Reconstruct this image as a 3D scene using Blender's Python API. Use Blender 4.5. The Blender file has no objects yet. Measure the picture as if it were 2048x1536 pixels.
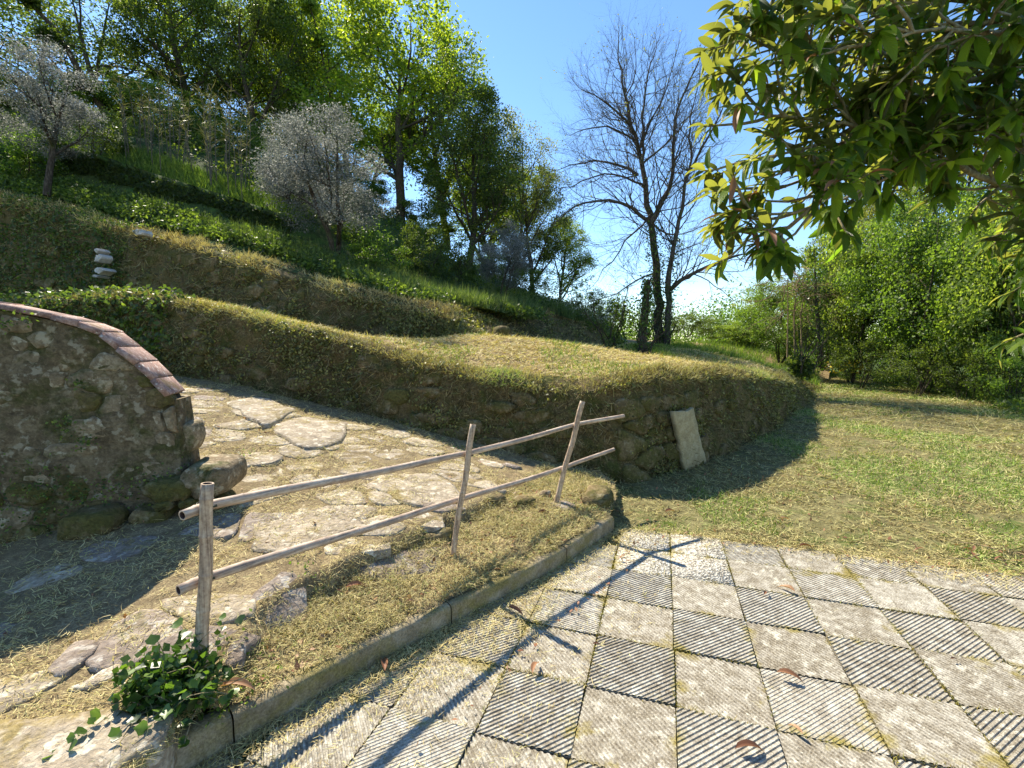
import bpy, math, random
import numpy as np
from mathutils import Vector, Matrix
S = bpy.context.scene
COL = S.collection
RNG = np.random.default_rng(7)
random.seed(7)
# ---------------------------------------------------------------- camera
F = 924.0; PITCH = math.radians(4.896); CH = 1.603
cam = bpy.data.cameras.new("camera"); cam.sensor_width = 36; cam.lens = 36 * F / 2048
cam.clip_start = .05; cam.clip_end = 2000
camo = bpy.data.objects.new("camera", cam); COL.objects.link(camo)
camo.location = (0, 0, CH); camo.rotation_euler = (math.pi / 2 - PITCH, 0, 0)
S.camera = camo
# ---------------------------------------------------------------- sky, sun, exposure
SUN = np.array([-.421, .526, .739]); SUN /= np.linalg.norm(SUN)
EL = math.asin(SUN[2]); AZ = math.atan2(SUN[0], SUN[1])
w = bpy.data.worlds.new("World"); S.world = w; w.use_nodes = True
nt = w.node_tree; bg = nt.nodes["Background"]
sky = nt.nodes.new("ShaderNodeTexSky"); sky.sky_type = 'NISHITA'; sky.sun_disc = False
sky.sun_elevation = EL; sky.sun_rotation = AZ; sky.altitude = 0; sky.air_density = 1.0
sky.dust_density = .05; sky.ozone_density = 2.5
hs = nt.nodes.new('ShaderNodeHueSaturation'); hs.inputs['Saturation'].default_value = 1.12; nt.links.new(sky.outputs[0], hs.inputs['Color']); nt.links.new(hs.outputs[0], bg.inputs[0]); bg.inputs[1].default_value = .115
sl = bpy.data.lights.new("sun", 'SUN'); sl.energy = 5.0; sl.angle = math.radians(.5); sl.color = (1, .91, .74)
so = bpy.data.objects.new("sun", sl); COL.objects.link(so)
so.rotation_euler = Vector(-SUN).to_track_quat('-Z', 'Y').to_euler()
S.view_settings.view_transform = 'Standard'; S.view_settings.look = 'None'
S.view_settings.gamma = 1; S.view_settings.use_curve_mapping = False
S.view_settings.exposure = 1.2
try:
    S.cycles.use_denoising = True; S.cycles.denoiser = 'OPENIMAGEDENOISE'
    S.cycles.max_bounces = 6; S.cycles.diffuse_bounces = 3; S.cycles.glossy_bounces = 2
    S.cycles.transmission_bounces = 4; S.cycles.transparent_max_bounces = 4
    S.cycles.caustics_reflective = False; S.cycles.caustics_refractive = False
except Exception: pass

# ---------------------------------------------------------------- survey helpers (sight line + distance -> point in the world)
def ray(u, v):
    a = (u - 1024) / F; b = (768 - v) / F
    return np.array([a, math.cos(PITCH) + b * math.sin(PITCH), b * math.cos(PITCH) - math.sin(PITCH)])
def at(u, v, Y):
    d = ray(u, v); return np.array([0, 0, CH]) + d * (Y / d[1])
def gz(u, v, z=0.):
    d = ray(u, v); return np.array([0, 0, CH]) + d * ((z - CH) / d[2])
def on_line(u, v, P, D):
    """point seen at (u,v) on the vertical plane through plan point P with plan direction D"""
    d = ray(u, v); A = np.array([[d[0], -D[0]], [d[1], -D[1]]])
    t, s = np.linalg.solve(A, np.array([P[0], P[1]])); return d * t + np.array([0, 0, CH]), s

# ---------------------------------------------------------------- noise
def _h(i, j, k):
    n = (i * 374761393 + j * 668265263 + k * 1274126177) & 0xffffffff
    n = ((n ^ (n >> 13)) * 1103515245) & 0xffffffff
    n = ((n ^ (n >> 16)) * 2246822519) & 0xffffffff
    return ((n ^ (n >> 15)) & 0xffffff) / float(0xffffff)
def vn(x, y, z=None):
    x = np.asarray(x, float); y = np.asarray(y, float); z = np.zeros_like(x) if z is None else np.asarray(z, float)
    i = np.floor(x).astype(np.int64); j = np.floor(y).astype(np.int64); k = np.floor(z).astype(np.int64)
    f, g, h = x - i, y - j, z - k
    f = f * f * (3 - 2 * f); g = g * g * (3 - 2 * g); h = h * h * (3 - 2 * h)
    L = lambda a, b, t: a + (b - a) * t
    q = lambda kk: L(L(_h(i, j, kk), _h(i + 1, j, kk), f), L(_h(i, j + 1, kk), _h(i + 1, j + 1, kk), f), g)
    return L(q(k), q(k + 1), h) - .5
def fbm(x, y, z=None, o=3):
    r = 0; a = 1.
    for n in range(o):
        m = 2.03 ** n
        r = r + a * vn(np.asarray(x) * m + 17.3 * n, np.asarray(y) * m + 5.1 * n, None if z is None else np.asarray(z) * m + 9.7 * n); a *= .5
    return r
def tps(P):
    P = np.asarray(P, float); n = len(P)
    U = lambda r2: np.where(r2 > 1e-12, .5 * r2 * np.log(np.maximum(r2, 1e-12)), 0)
    d2 = ((P[:, None, :2] - P[None, :, :2]) ** 2).sum(-1)
    K = U(d2) + np.eye(n) * .6; A = np.zeros((n + 3, n + 3)); A[:n, :n] = K
    A[:n, n] = 1; A[:n, n + 1:] = P[:, :2]; A[n, :n] = 1; A[n + 1:, :n] = P[:, :2].T
    c = np.linalg.solve(A, np.r_[P[:, 2], 0, 0, 0])
    def f(x, y):
        x = np.asarray(x, float); y = np.asarray(y, float); s = x.shape; x = x.ravel(); y = y.ravel(); out = np.zeros(len(x))
        for i0 in range(0, len(x), 20000):
            a, b = x[i0:i0 + 20000], y[i0:i0 + 20000]
            out[i0:i0 + 20000] = U((a[:, None] - P[:, 0]) ** 2 + (b[:, None] - P[:, 1]) ** 2) @ c[:n] + c[n] + c[n + 1] * a + c[n + 2] * b
        return out.reshape(s)
    return f

# ---------------------------------------------------------------- object helpers
def tag(o, label=None, cat=None, group=None, kind=None):
    if label: o['label'] = label
    if cat: o['category'] = cat
    if group: o['group'] = group
    if kind: o['kind'] = kind
    return o
def empty(name, loc=(0, 0, 0), label=None, cat=None, group=None, rz=0):
    o = bpy.data.objects.new(name, None); COL.objects.link(o); o.location = loc; o.rotation_euler = (0, 0, rz); o.empty_display_size = .1
    return tag(o, label, cat, group)
def mesh(name, V, faces, mats, attr=None, smooth=False, mi=None):
    """faces: list of (n,k) index arrays"""
    V = np.asarray(V, np.float32); faces = [np.asarray(f) for f in faces if len(f)]
    me = bpy.data.meshes.new(name)
    me.vertices.add(len(V)); me.vertices.foreach_set('co', V.ravel())
    loops = np.concatenate([f.ravel() for f in faces]).astype(np.int32)
    tot = np.concatenate([np.full(len(f), f.shape[1]) for f in faces]).astype(np.int32)
    st = np.r_[0, np.cumsum(tot)[:-1]].astype(np.int32)
    me.loops.add(len(loops)); me.loops.foreach_set('vertex_index', loops)
    me.polygons.add(len(tot)); me.polygons.foreach_set('loop_start', st); me.polygons.foreach_set('loop_total', tot)
    if mi is not None: me.polygons.foreach_set('material_index', np.asarray(mi, np.int32))
    me.update(calc_edges=True); me.validate()
    if attr is not None:
        a = me.attributes.new('rnd', 'FLOAT', 'POINT'); a.data.foreach_set('value', np.asarray(attr, np.float32))
    if smooth: me.polygons.foreach_set('use_smooth', np.ones(len(tot), bool))
    for m in (mats if isinstance(mats, (list, tuple)) else [mats]): me.materials.append(m)
    return me
def put(name, me, parent=None, loc=None, rot=None, scale=None, **kw):
    o = bpy.data.objects.new(name, me); COL.objects.link(o)
    if parent: o.parent = parent
    if loc is not None: o.location = loc
    if rot is not None: o.rotation_euler = rot
    if scale is not None: o.scale = scale
    return tag(o, **kw)
class Bag:
    """collects tubes and quads, becomes one mesh"""
    def __init__(s): s.V = []; s.Q = []; s.T = []; s.A = []; s.n = 0
    def add(s, V, Q=None, T=None, a=0.):
        V = np.asarray(V, float)
        if Q is not None and len(Q): s.Q.append(np.asarray(Q) + s.n)
        if T is not None and len(T): s.T.append(np.asarray(T) + s.n)
        s.V.append(V); s.A.append(np.broadcast_to(np.asarray(a, float), (len(V),)).copy()); s.n += len(V)
    def mesh(s, name, mat, smooth=False):
        f = []
        if s.Q: f.append(np.concatenate(s.Q))
        if s.T: f.append(np.concatenate(s.T))
        return mesh(name, np.concatenate(s.V), f, mat, np.concatenate(s.A), smooth)
def tube(bag, P, R, n=5, a=0., cap=False):
    P = np.asarray(P, float); R = np.broadcast_to(np.asarray(R, float), (len(P),))
    T = np.gradient(P, axis=0); T /= np.linalg.norm(T, axis=1)[:, None] + 1e-9
    ref = np.array([.13, .21, .97]) if abs(T[0][2]) < .9 else np.array([.97, .1, .2])
    X = np.cross(T, ref); X /= np.linalg.norm(X, axis=1)[:, None] + 1e-9; Y = np.cross(T, X)
    an = np.arange(n) * 2 * math.pi / n
    V = P[:, None] + R[:, None, None] * (X[:, None] * np.cos(an)[None, :, None] + Y[:, None] * np.sin(an)[None, :, None])
    m = len(P); i = np.arange(m - 1)[:, None] * n; j = np.arange(n)[None]; j2 = (j + 1) % n
    Q = np.stack([i + j, i + j2, i + n + j2, i + n + j], -1).reshape(-1, 4)
    V = V.reshape(-1, 3); Tt = None
    if cap:
        V = np.vstack([V, P[0], P[-1]]); jj = np.arange(n); j3 = (jj + 1) % n; c0 = m * n
        Tt = np.vstack([np.stack([np.full(n, c0), j3, jj], 1), np.stack([np.full(n, c0 + 1), (m - 1) * n + jj, (m - 1) * n + j3], 1)])
    bag.add(V, Q, Tt, a)
def unit(v): return v / (np.linalg.norm(v, axis=-1, keepdims=True) + 1e-9)
def leaf_quads(P, size, rng, asp=.5, up=.0, N=None, droop=0.):
    """diamond leaves folded a little along the middle; returns V,Q"""
    n = len(P); D = unit(rng.normal(size=(n, 3)) + np.array([0, 0, -droop]))
    if N is None: N = rng.normal(size=(n, 3)) + np.array([0, 0, up])
    W = unit(np.cross(D, N)); M = np.cross(W, D)
    s = (size * rng.uniform(.65, 1.3, n))[:, None] if np.ndim(size) == 0 else np.asarray(size)[:, None]
    V = np.stack([P, P + D * s * .45 + W * s * asp * .5 + M * s * .07, P + D * s, P + D * s * .45 - W * s * asp * .5 + M * s * .07], 1)
    return V.reshape(-1, 3), np.arange(4 * n).reshape(n, 4)
def blades(P, D, ln, wd, rng, N=None, bend=.4):
    """grass blades: base pair, mid pair, tip. D = growth direction"""
    n = len(P); D = unit(D); side = unit(np.cross(D, rng.normal(size=(n, 3)) if N is None else N)); B = unit(rng.normal(size=(n, 3)))
    ln = np.broadcast_to(ln, (n,))[:, None]; wd = np.broadcast_to(wd, (n,))[:, None]
    m = P + D * ln * .55 + B * ln * bend * .12; t = P + D * ln + B * ln * bend * .5
    V = np.stack([P - side * wd * .5, P + side * wd * .5, m + side * wd * .4, m - side * wd * .4, t], 1).reshape(-1, 3)
    i = np.arange(n)[:, None] * 5
    return V, i + np.array([[0, 1, 2, 3]]), i + np.array([[3, 2, 4]])
def inpoly(x, y, poly):
    poly = np.asarray(poly); r = np.zeros(np.shape(x), bool); j = len(poly) - 1
    for i in range(len(poly)):
        xi, yi = poly[i]; xj, yj = poly[j]
        c = ((yi > y) != (yj > y)) & (x < (xj - xi) * (y - yi) / (yj - yi + 1e-12) + xi)
        r ^= c; j = i
    return r
def seg_near(x, y, poly, closed=True):
    """nearest point on a polyline"""
    poly = np.asarray(poly, float); n = len(poly); best = np.full(x.shape, 1e9); bx = x.copy(); by = y.copy()
    for i in range(n if closed else n - 1):
        a = poly[i]; b = poly[(i + 1) % n]; d = b - a; L = d @ d
        if L < 1e-12: continue
        t = np.clip(((x - a[0]) * d[0] + (y - a[1]) * d[1]) / L, 0, 1)
        qx = a[0] + t * d[0]; qy = a[1] + t * d[1]; e = (x - qx) ** 2 + (y - qy) ** 2
        m = e < best; best = np.where(m, e, best); bx = np.where(m, qx, bx); by = np.where(m, qy, by)
    return np.sqrt(best), bx, by
def sheet(name, poly, res, zf, mat, **kw):
    poly = np.asarray(poly, float); x0, y0 = poly.min(0); x1, y1 = poly.max(0)
    X, Y = np.meshgrid(np.arange(x0 - res, x1 + 2 * res, res), np.arange(y0 - res, y1 + 2 * res, res), indexing='ij')
    ins = inpoly(X, Y, poly); d, bx, by = seg_near(X, Y, poly)
    snap = (~ins) & (d < res * 1.3); X = np.where(snap, bx, X); Y = np.where(snap, by, Y); ok = ins | snap
    Z = zf(X, Y); n, m = X.shape; idx = np.arange(n * m).reshape(n, m)
    q = np.stack([idx[:-1, :-1], idx[1:, :-1], idx[1:, 1:], idx[:-1, 1:]], -1).reshape(-1, 4)
    keep = ok.ravel()[q].all(1) & (ins.ravel()[q].any(1)); q = q[keep]
    us = np.unique(q); mp = np.full(n * m, -1); mp[us] = np.arange(len(us))
    V = np.stack([X.ravel(), Y.ravel(), Z.ravel()], 1)[us]
    return put(name, mesh(name, V, [mp[q]], mat, smooth=True), kind='structure', **kw)
def resample(P, step):
    P = np.asarray(P, float); d = np.r_[0, np.cumsum(np.linalg.norm(np.diff(P[:, :2], axis=0), axis=1))]
    s = np.linspace(0, d[-1], max(2, int(d[-1] / step) + 1)); return np.stack([np.interp(s, d, P[:, k]) for k in range(P.shape[1])], 1), s

# ---------------------------------------------------------------- materials
class M:
    def __init__(s, name, rough=.85, spec=.2):
        s.m = bpy.data.materials.new(name); s.m.use_nodes = True; s.t = s.m.node_tree; s.b = s.t.nodes['Principled BSDF']
        s.b.inputs['Roughness'].default_value = rough; s.b.inputs['Specular IOR Level'].default_value = spec
        s.out = s.t.nodes['Material Output']
    def n(s, ty, **kw):
        o = s.t.nodes.new('ShaderNode' + ty)
        for k, v in kw.items():
            if k in o.inputs.keys(): o.inputs[k].default_value = v
            else: setattr(o, k, v)
        return o
    def l(s, a, b): s.t.links.new(a, b)
    def geo(s): 
        if not hasattr(s, '_g'): s._g = s.n('NewGeometry').outputs['Position']
        return s._g
    def noise(s, scale, detail=4, rough=.6, vec=None, dist=0., stretch=None):
        o = s.n('TexNoise'); o.inputs['Scale'].default_value = scale; o.inputs['Detail'].default_value = detail
        o.inputs['Roughness'].default_value = rough; o.inputs['Distortion'].default_value = dist
        v = vec or s.geo()
        if stretch:
            mp = s.n('Mapping'); mp.inputs['Scale'].default_value = stretch; s.l(v, mp.inputs[0]); v = mp.outputs[0]
        s.l(v, o.inputs['Vector']); return o.outputs['Fac']
    def ramp(s, fac, stops, interp='LINEAR'):
        r = s.n('ValToRGB'); e = r.color_ramp.elements; r.color_ramp.interpolation = interp
        while len(e) < len(stops): e.new(.5)
        for i, (p, c) in enumerate(stops):
            e[i].position = p; e[i].color = (*c, 1) if not np.isscalar(c) else (c, c, c, 1)
        s.l(fac, r.inputs[0]); return r.outputs[0]
    def mix(s, fac, a, b, mode='MIX'):
        x = s.n('MixRGB', blend_type=mode)
        for v, i in ((fac, 0), (a, 1), (b, 2)):
            if isinstance(v, (int, float)): x.inputs[i].default_value = v if i == 0 else (v, v, v, 1)
            elif isinstance(v, tuple): x.inputs[i].default_value = (*v, 1)
            else: s.l(v, x.inputs[i])
        return x.outputs[0]
    def bump(s, h, strength=.5, dist=.02):
        b = s.n('Bump'); b.inputs['Strength'].default_value = strength; b.inputs['Distance'].default_value = dist
        s.l(h, b.inputs['Height']); s.l(b.outputs[0], s.b.inputs['Normal']); return s
    def col(s, c): s.l(c, s.b.inputs['Base Color']); return s
    def rnd(s): return s.n('Attribute', attribute_name='rnd').outputs['Fac']
    def orand(s): return s.n('ObjectInfo').outputs['Random']
    def leafy(s, c, tr=.45, tcol=1.5, bl=.35):
        """diffuse+gloss with light passing through"""
        s.l(c, s.b.inputs['Base Color']); t = s.n('BsdfTranslucent')
        tc = s.mix(1., c, (min(tcol * 1.0, 3), min(tcol * 1.05, 3), tcol * bl), 'MULTIPLY'); s.l(tc, t.inputs[0])
        mx = s.n('MixShader'); mx.inputs[0].default_value = tr; s.l(s.b.outputs[0], mx.inputs[1]); s.l(t.outputs[0], mx.inputs[2])
        s.l(mx.outputs[0], s.out.inputs[0]); return s
def leaf_mat(name, stops, tr=.45, tcol=1.6, rough=.5, spec=.35, bl=.35):
    m = M(name, rough, spec); m.leafy(m.ramp(m.rnd(), stops), tr, tcol, bl); return m.m
def ground_mat(name, dark, mid, straw, green, gthr=.56, bs=.6, gscale=.7):
    m = M(name, .95, .1)
    fine = m.noise(95, 5, .75, dist=.6); med = m.noise(9, 5, .65); big = m.noise(gscale, 3, .6)
    c = m.ramp(fine, [(.30, dark), (.45, mid), (.62, straw)])
    c = m.mix(m.ramp(med, [(.42, 0.), (.62, 1.)]), c, m.ramp(fine, [(.3, dark), (.6, mid)]))
    g = m.ramp(m.noise(2.6, 4, .7), [(gthr, 0.), (gthr + .1, .8)])
    c = m.mix(g, c, m.ramp(fine, [(.3, tuple(x * .4 for x in green)), (.62, green)]))
    c = m.mix(m.ramp(big, [(.35, 0.), (.7, .5)]), c, mid)
    h = m.mix(.5, fine, med); m.col(c); m.bump(h, bs, .03); return m.m
MAT = {}
MAT['lawn'] = ground_mat('cut_grass_ground', (.045, .038, .018), (.14, .125, .055), (.34, .31, .15), (.11, .16, .035), .52)
MAT['terrace'] = ground_mat('straw_ground', (.07, .05, .028), (.24, .17, .085), (.46, .37, .2), (.16, .2, .045), .58)
MAT['earth'] = ground_mat('path_earth', (.06, .045, .028), (.2, .15, .085), (.45, .37, .2), (.12, .15, .04), .63)
MAT['hill'] = ground_mat('hill_undergrowth', (.012, .02, .008), (.04, .06, .018), (.12, .15, .05), (.08, .15, .03), .48)
def wall_soil():
    m = M('mossy_wall_soil', .95, .1)
    f = m.noise(34, 8, .82, dist=.6); md = m.noise(6, 5, .65); b = m.noise(1.4, 3, .6)
    c = m.ramp(f, [(.3, (.02, .014, .007)), (.5, (.115, .085, .038)), (.66, (.36, .28, .14))])
    g = m.ramp(f, [(.3, (.018, .022, .006)), (.6, (.10, .105, .03))])
    c = m.mix(m.ramp(md, [(.42, 0.), (.6, 1.)]), c, g)
    c = m.mix(m.ramp(b, [(.45, 0.), (.65, .6)]), c, m.ramp(f, [(.3, (.07, .045, .02)), (.65, (.24, .175, .08))]))
    m.col(c); m.bump(m.mix(.5, f, md), .9, .05); return m.m
MAT['wall_soil'] = wall_soil()
def stone_mat(name, a, b, c, moss=.5, mosscol=(.10, .11, .03), lich=(.55, .55, .5)):
    m = M(name, .9, .2); tc = m.n('TexCoord').outputs['Object']; r = m.orand()
    add = m.n('VectorMath', operation='ADD'); m.l(m.geo(), add.inputs[0]); m.l(r, add.inputs[1]); v = add.outputs[0]
    f = m.noise(38, 6, .7, v, .4); md = m.noise(7, 5, .6, v, .4); s2 = m.noise(22, 3, .5, v, stretch=(1, 1, 4))
    col = m.ramp(m.mix(.45, f, md), [(.32, a), (.5, b), (.66, c)])
    col = m.mix(m.ramp(m.noise(13, 4, .6, v), [(.56, 0.), (.62, .8)]), col, lich)
    col = m.mix(m.ramp(m.noise(4, 5, .7, v), [(.62 - moss * .25, 0.), (.72 - moss * .2, .9)]), col, m.ramp(f, [(.3, tuple(x * .35 for x in mosscol)), (.65, mosscol)]))
    col = m.mix(.35, col, m.mix(r, (.6, .55, .5), (1., 1., 1.)), 'MULTIPLY')
    m.col(col); m.bump(m.mix(.4, f, s2), .8, .03); return m.m
MAT['stone'] = stone_mat('rubble_stone', (.09, .065, .038), (.25, .19, .115), (.44, .35, .23), .4, lich=(.5, .43, .3))
MAT['stone_moss'] = stone_mat('mossy_stone', (.06, .045, .022), (.17, .125, .06), (.33, .26, .14), .8, (.13, .12, .03), (.28, .24, .15))
MAT['stone_pale'] = stone_mat('pale_stone', (.3, .28, .25), (.5, .48, .45), (.7, .68, .64), .1)
MAT['flag'] = stone_mat('flagstone', (.15, .12, .085), (.36, .30, .22), (.60, .53, .41), .38, (.34, .26, .09), (.68, .62, .5))
MAT['flag_dark'] = stone_mat('flagstone_dark', (.12, .09, .07), (.26, .21, .17), (.42, .36, .3), .35, (.2, .17, .06), (.5, .46, .4))
MAT['mortar'] = stone_mat('wall_mortar', (.045, .032, .018), (.16, .12, .07), (.32, .25, .15), .5, (.10, .10, .03), (.38, .33, .23))
def brick_mat():
    m = M('coping_brick', .85, .2); f = m.noise(60, 5, .7); md = m.noise(12, 4, .6)
    c = m.ramp(m.mix(.5, f, md), [(.35, (.13, .07, .055)), (.5, (.32, .2, .165)), (.66, (.52, .38, .33))])
    c = m.mix(m.ramp(m.noise(38, 2, .5), [(.63, 0.), (.67, .85)]), c, (.6, .57, .52))
    c = m.mix(m.ramp(m.noise(5, 4, .6), [(.58, 0.), (.68, .7)]), c, (.2, .13, .05))
    m.col(c); m.bump(f, .6, .01); return m.m
MAT['brick'] = brick_mat()
def tile_mat(name, agg=False):
    m = M(name, .9, .15); r = m.orand()
    add = m.n('VectorMath', operation='ADD'); m.l(m.geo(), add.inputs[0]); m.l(r, add.inputs[1]); v = add.outputs[0]
    f = m.noise(120, 5, .75, v); md = m.noise(16, 5, .65, v, .5); lg = m.noise(5, 4, .6, v, .5)
    base = m.ramp(f, [(.30, (.18, .16, .13)), (.46, (.40, .37, .31)), (.62, (.60, .57, .49))])
    dark = m.ramp(f, [(.35, (.10, .082, .06)), (.55, (.27, .235, .175)), (.68, (.52, .47, .37))])
    c = m.mix(m.ramp(m.mix(.12, md, r), [(.40, 0.), (.62, .8)]), dark, base)
    lich = m.ramp(m.noise(17, 5, .7, v, .2), [(.54, 0.), (.66, .9)])
    c = m.mix(lich, c, m.ramp(f, [(.35, (.42, .39, .31)), (.6, (.68, .65, .55))]))
    if agg:
        vo = m.n('TexVoronoi', Scale=75.); m.l(m.geo(), vo.inputs['Vector'])
        c = m.mix(.8, c, m.ramp(vo.outputs['Color'], [(.25, (.15, .13, .10)), (.5, (.38, .35, .29)), (.8, (.62, .59, .51))]))
        m.bump(vo.outputs['Distance'], .9, .01)
    # colour mixed darker towards the bottom of the grooves
    sep = m.n('SeparateXYZ'); m.l(m.n('TexCoord').outputs['Object'], sep.inputs[0])
    mr = m.n('MapRange'); mr.inputs['From Min'].default_value = -.008; mr.inputs['From Max'].default_value = -.001; m.l(sep.outputs[2], mr.inputs[0])
    c = m.mix(mr.outputs[0], m.mix(.42, c, (.08, .07, .05)), c)
    # yellow-green moss creeping in from the joints
    def mth(op, a, b=None, c_=None):
        o = m.n('Math', operation=op)
        for k, x in enumerate((a, b, c_)):
            if x is None: continue
            if isinstance(x, (int, float)): o.inputs[k].default_value = x
            else: m.l(x, o.inputs[k])
        return o.outputs[0]
    edge = mth('MAXIMUM', mth('ABSOLUTE', sep.outputs[0]), mth('ABSOLUTE', sep.outputs[1]))
    k = mth('MULTIPLY_ADD', edge, 1.5, m.noise(3.1, 5, .75))
    c = m.mix(m.ramp(k, [(.79, 0.), (.90, .85)]), c, m.ramp(f, [(.3, (.10, .075, .018)), (.65, (.34, .28, .07))]))
    m.col(c)
    if not agg: m.bump(f, .5, .006)
    return m.m
MAT['tile'] = tile_mat('grooved_concrete'); MAT['agg'] = tile_mat('exposed_aggregate', True)
def conc_mat():
    m = M('mossy_concrete', .92, .15); f = m.noise(90, 5, .75); md = m.noise(9, 5, .6)
    c = m.ramp(m.mix(.5, f, md), [(.34, (.11, .085, .05)), (.5, (.27, .22, .14)), (.64, (.45, .38, .26))])
    c = m.mix(m.ramp(m.noise(3.5, 5, .7), [(.46, 0.), (.6, .75)]), c, m.ramp(f, [(.3, (.09, .075, .02)), (.65, (.3, .25, .07))]))
    m.col(c); m.bump(f, .7, .012); return m.m
MAT['kerb'] = conc_mat()
def bamboo_mat():
    m = M('weathered_bamboo', .6, .3); tc = m.n('TexCoord').outputs['Object']
    s = m.noise(26, 5, .6, tc, stretch=(3, 3, .12)); f = m.noise(60, 3, .6, tc)
    c = m.ramp(m.mix(.35, s, f), [(.34, (.15, .095, .06)), (.5, (.40, .29, .2)), (.64, (.60, .47, .33))])
    c = m.mix(m.ramp(m.noise(7, 4, .6, tc), [(.55, 0.), (.66, .6)]), c, (.28, .22, .18))
    m.col(c); m.bump(s, .35, .004); return m.m
MAT['bamboo'] = bamboo_mat()
def plain(name, c, rough=.8, spec=.2, sc=30, var=.4):
    m = M(name, rough, spec); f = m.noise(sc, 4, .6)
    m.col(m.ramp(f, [(.3, tuple(x * (1 - var) for x in c)), (.7, tuple(min(1, x * (1 + var)) for x in c))])); m.bump(f, .4, .01); return m.m
def bamboo_rail():
    m = M('weathered_bamboo_rail', .6, .3); tc = m.n('TexCoord').outputs['Object']
    s = m.noise(26, 5, .6, tc, stretch=(.14, .14, 3)); f = m.noise(40, 3, .6, tc, stretch=(.5, .5, 1))
    c = m.ramp(m.mix(.35, s, f), [(.34, (.17, .115, .085)), (.5, (.40, .30, .225)), (.64, (.60, .49, .38))])
    m.col(m.mix(m.ramp(m.noise(5, 4, .6, tc), [(.52, 0.), (.66, .7)]), c, (.26, .2, .16))); m.bump(s, .35, .004); return m.m
MAT['bamboo_rail'] = bamboo_rail()
MAT['wire'] = plain('tie_wire', (.03, .035, .02), .5, .5)
MAT['dark'] = plain('bamboo_hollow', (.06, .035, .03))
MAT['slab'] = stone_mat('limestone_slab', (.26, .2, .11), (.42, .35, .2), (.56, .47, .3), -.6, (.2, .17, .07), (.5, .43, .28))
def bark_mat(name, c1, c2, c3, moss=.4):
    m = M(name, .95, .1); f = m.noise(30, 5, .7, stretch=(1, 1, .25)); b = m.noise(3, 4, .6)
    c = m.ramp(f, [(.32, c1), (.5, c2), (.66, c3)])
    c = m.mix(m.ramp(b, [(.62 - moss * .3, 0.), (.72 - moss * .2, .7)]), c, (.07, .085, .03))
    m.col(c); m.bump(f, .8, .03); return m.m
MAT['bark'] = bark_mat('bark_dark', (.02, .016, .012), (.065, .05, .038), (.14, .115, .09))
MAT['bark_bare'] = bark_mat('bark_grey', (.03, .025, .02), (.085, .07, .055), (.17, .145, .12), .3)
MAT['bark_loq'] = bark_mat('bark_loquat', (.14, .11, .06), (.27, .22, .13), (.42, .36, .23), .1)
MAT['straw'] = leaf_mat('cut_straw', [(0, (.22, .16, .065)), (.3, (.46, .36, .16)), (.7, (.68, .57, .29)), (1, (.50, .48, .18))], .2, 1.2, .7, .2)
MAT['straw_g'] = leaf_mat('cut_grass_litter', [(0, (.16, .12, .05)), (.3, (.36, .30, .13)), (.62, (.52, .48, .22)), (.82, (.40, .44, .15)), (1, (.2, .31, .06))], .25, 1.2, .7, .2)
MAT['bedstraw'] = leaf_mat('bed_litter', [(0, (.14, .10, .045)), (.3, (.34, .27, .12)), (.7, (.56, .48, .24)), (.93, (.46, .42, .17)), (1, (.2, .3, .06))], .22, 1.2, .7, .2)
MAT['grass'] = leaf_mat('fresh_grass', [(0, (.05, .09, .015)), (.5, (.11, .19, .03)), (1, (.25, .32, .07))], .4, 1.5)
MAT['tallgrass'] = leaf_mat('tall_grass', [(0, (.05, .08, .03)), (.5, (.10, .155, .045)), (1, (.2, .24, .09))], .4, 1.5)
MAT['weed'] = leaf_mat('weed_leaves', [(0, (.035, .06, .018)), (.5, (.08, .125, .03)), (1, (.2, .26, .06))], .45, 1.8)
MAT['wallweed'] = leaf_mat('wall_weeds', [(0, (.06, .06, .02)), (.5, (.16, .17, .05)), (1, (.36, .33, .12))], .35, 1.5)
MAT['maple'] = leaf_mat('spring_leaves', [(0, (.06, .095, .016)), (.5, (.125, .18, .025)), (1, (.27, .30, .04))], .58, 2.1)
MAT['oak'] = leaf_mat('dark_leaves', [(0, (.03, .048, .016)), (.5, (.07, .10, .024)), (1, (.14, .18, .04))], .5, 2.0)
MAT['olive'] = leaf_mat('olive_leaves', [(0, (.06, .075, .06)), (.55, (.17, .18, .165)), (1, (.44, .42, .42))], .35, 1.15, .6, .3, .95)
MAT['hedge'] = leaf_mat('bush_leaves', [(0, (.04, .07, .016)), (.5, (.09, .15, .028)), (1, (.19, .27, .06))], .52, 1.9)
MAT['hedge2'] = leaf_mat('light_bush_leaves', [(0, (.05, .08, .02)), (.5, (.14, .2, .045)), (1, (.3, .36, .09))], .52, 1.8)
MAT['ivy'] = leaf_mat('ivy_leaves', [(0, (.022, .05, .012)), (.5, (.05, .10, .02)), (1, (.12, .2, .035))], .4, 1.7, .38, .5)
MAT['bud'] = leaf_mat('young_leaves', [(0, (.12, .13, .03)), (1, (.26, .27, .07))], .5, 1.5)
MAT['reed'] = leaf_mat('dry_cane', [(0, (.13, .115, .08)), (.6, (.26, .23, .16)), (1, (.14, .17, .07))], .3, 1.2)
MAT['vine'] = bark_mat('dry_vine', (.1, .075, .04), (.24, .18, .1), (.38, .3, .18), .1)
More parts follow.
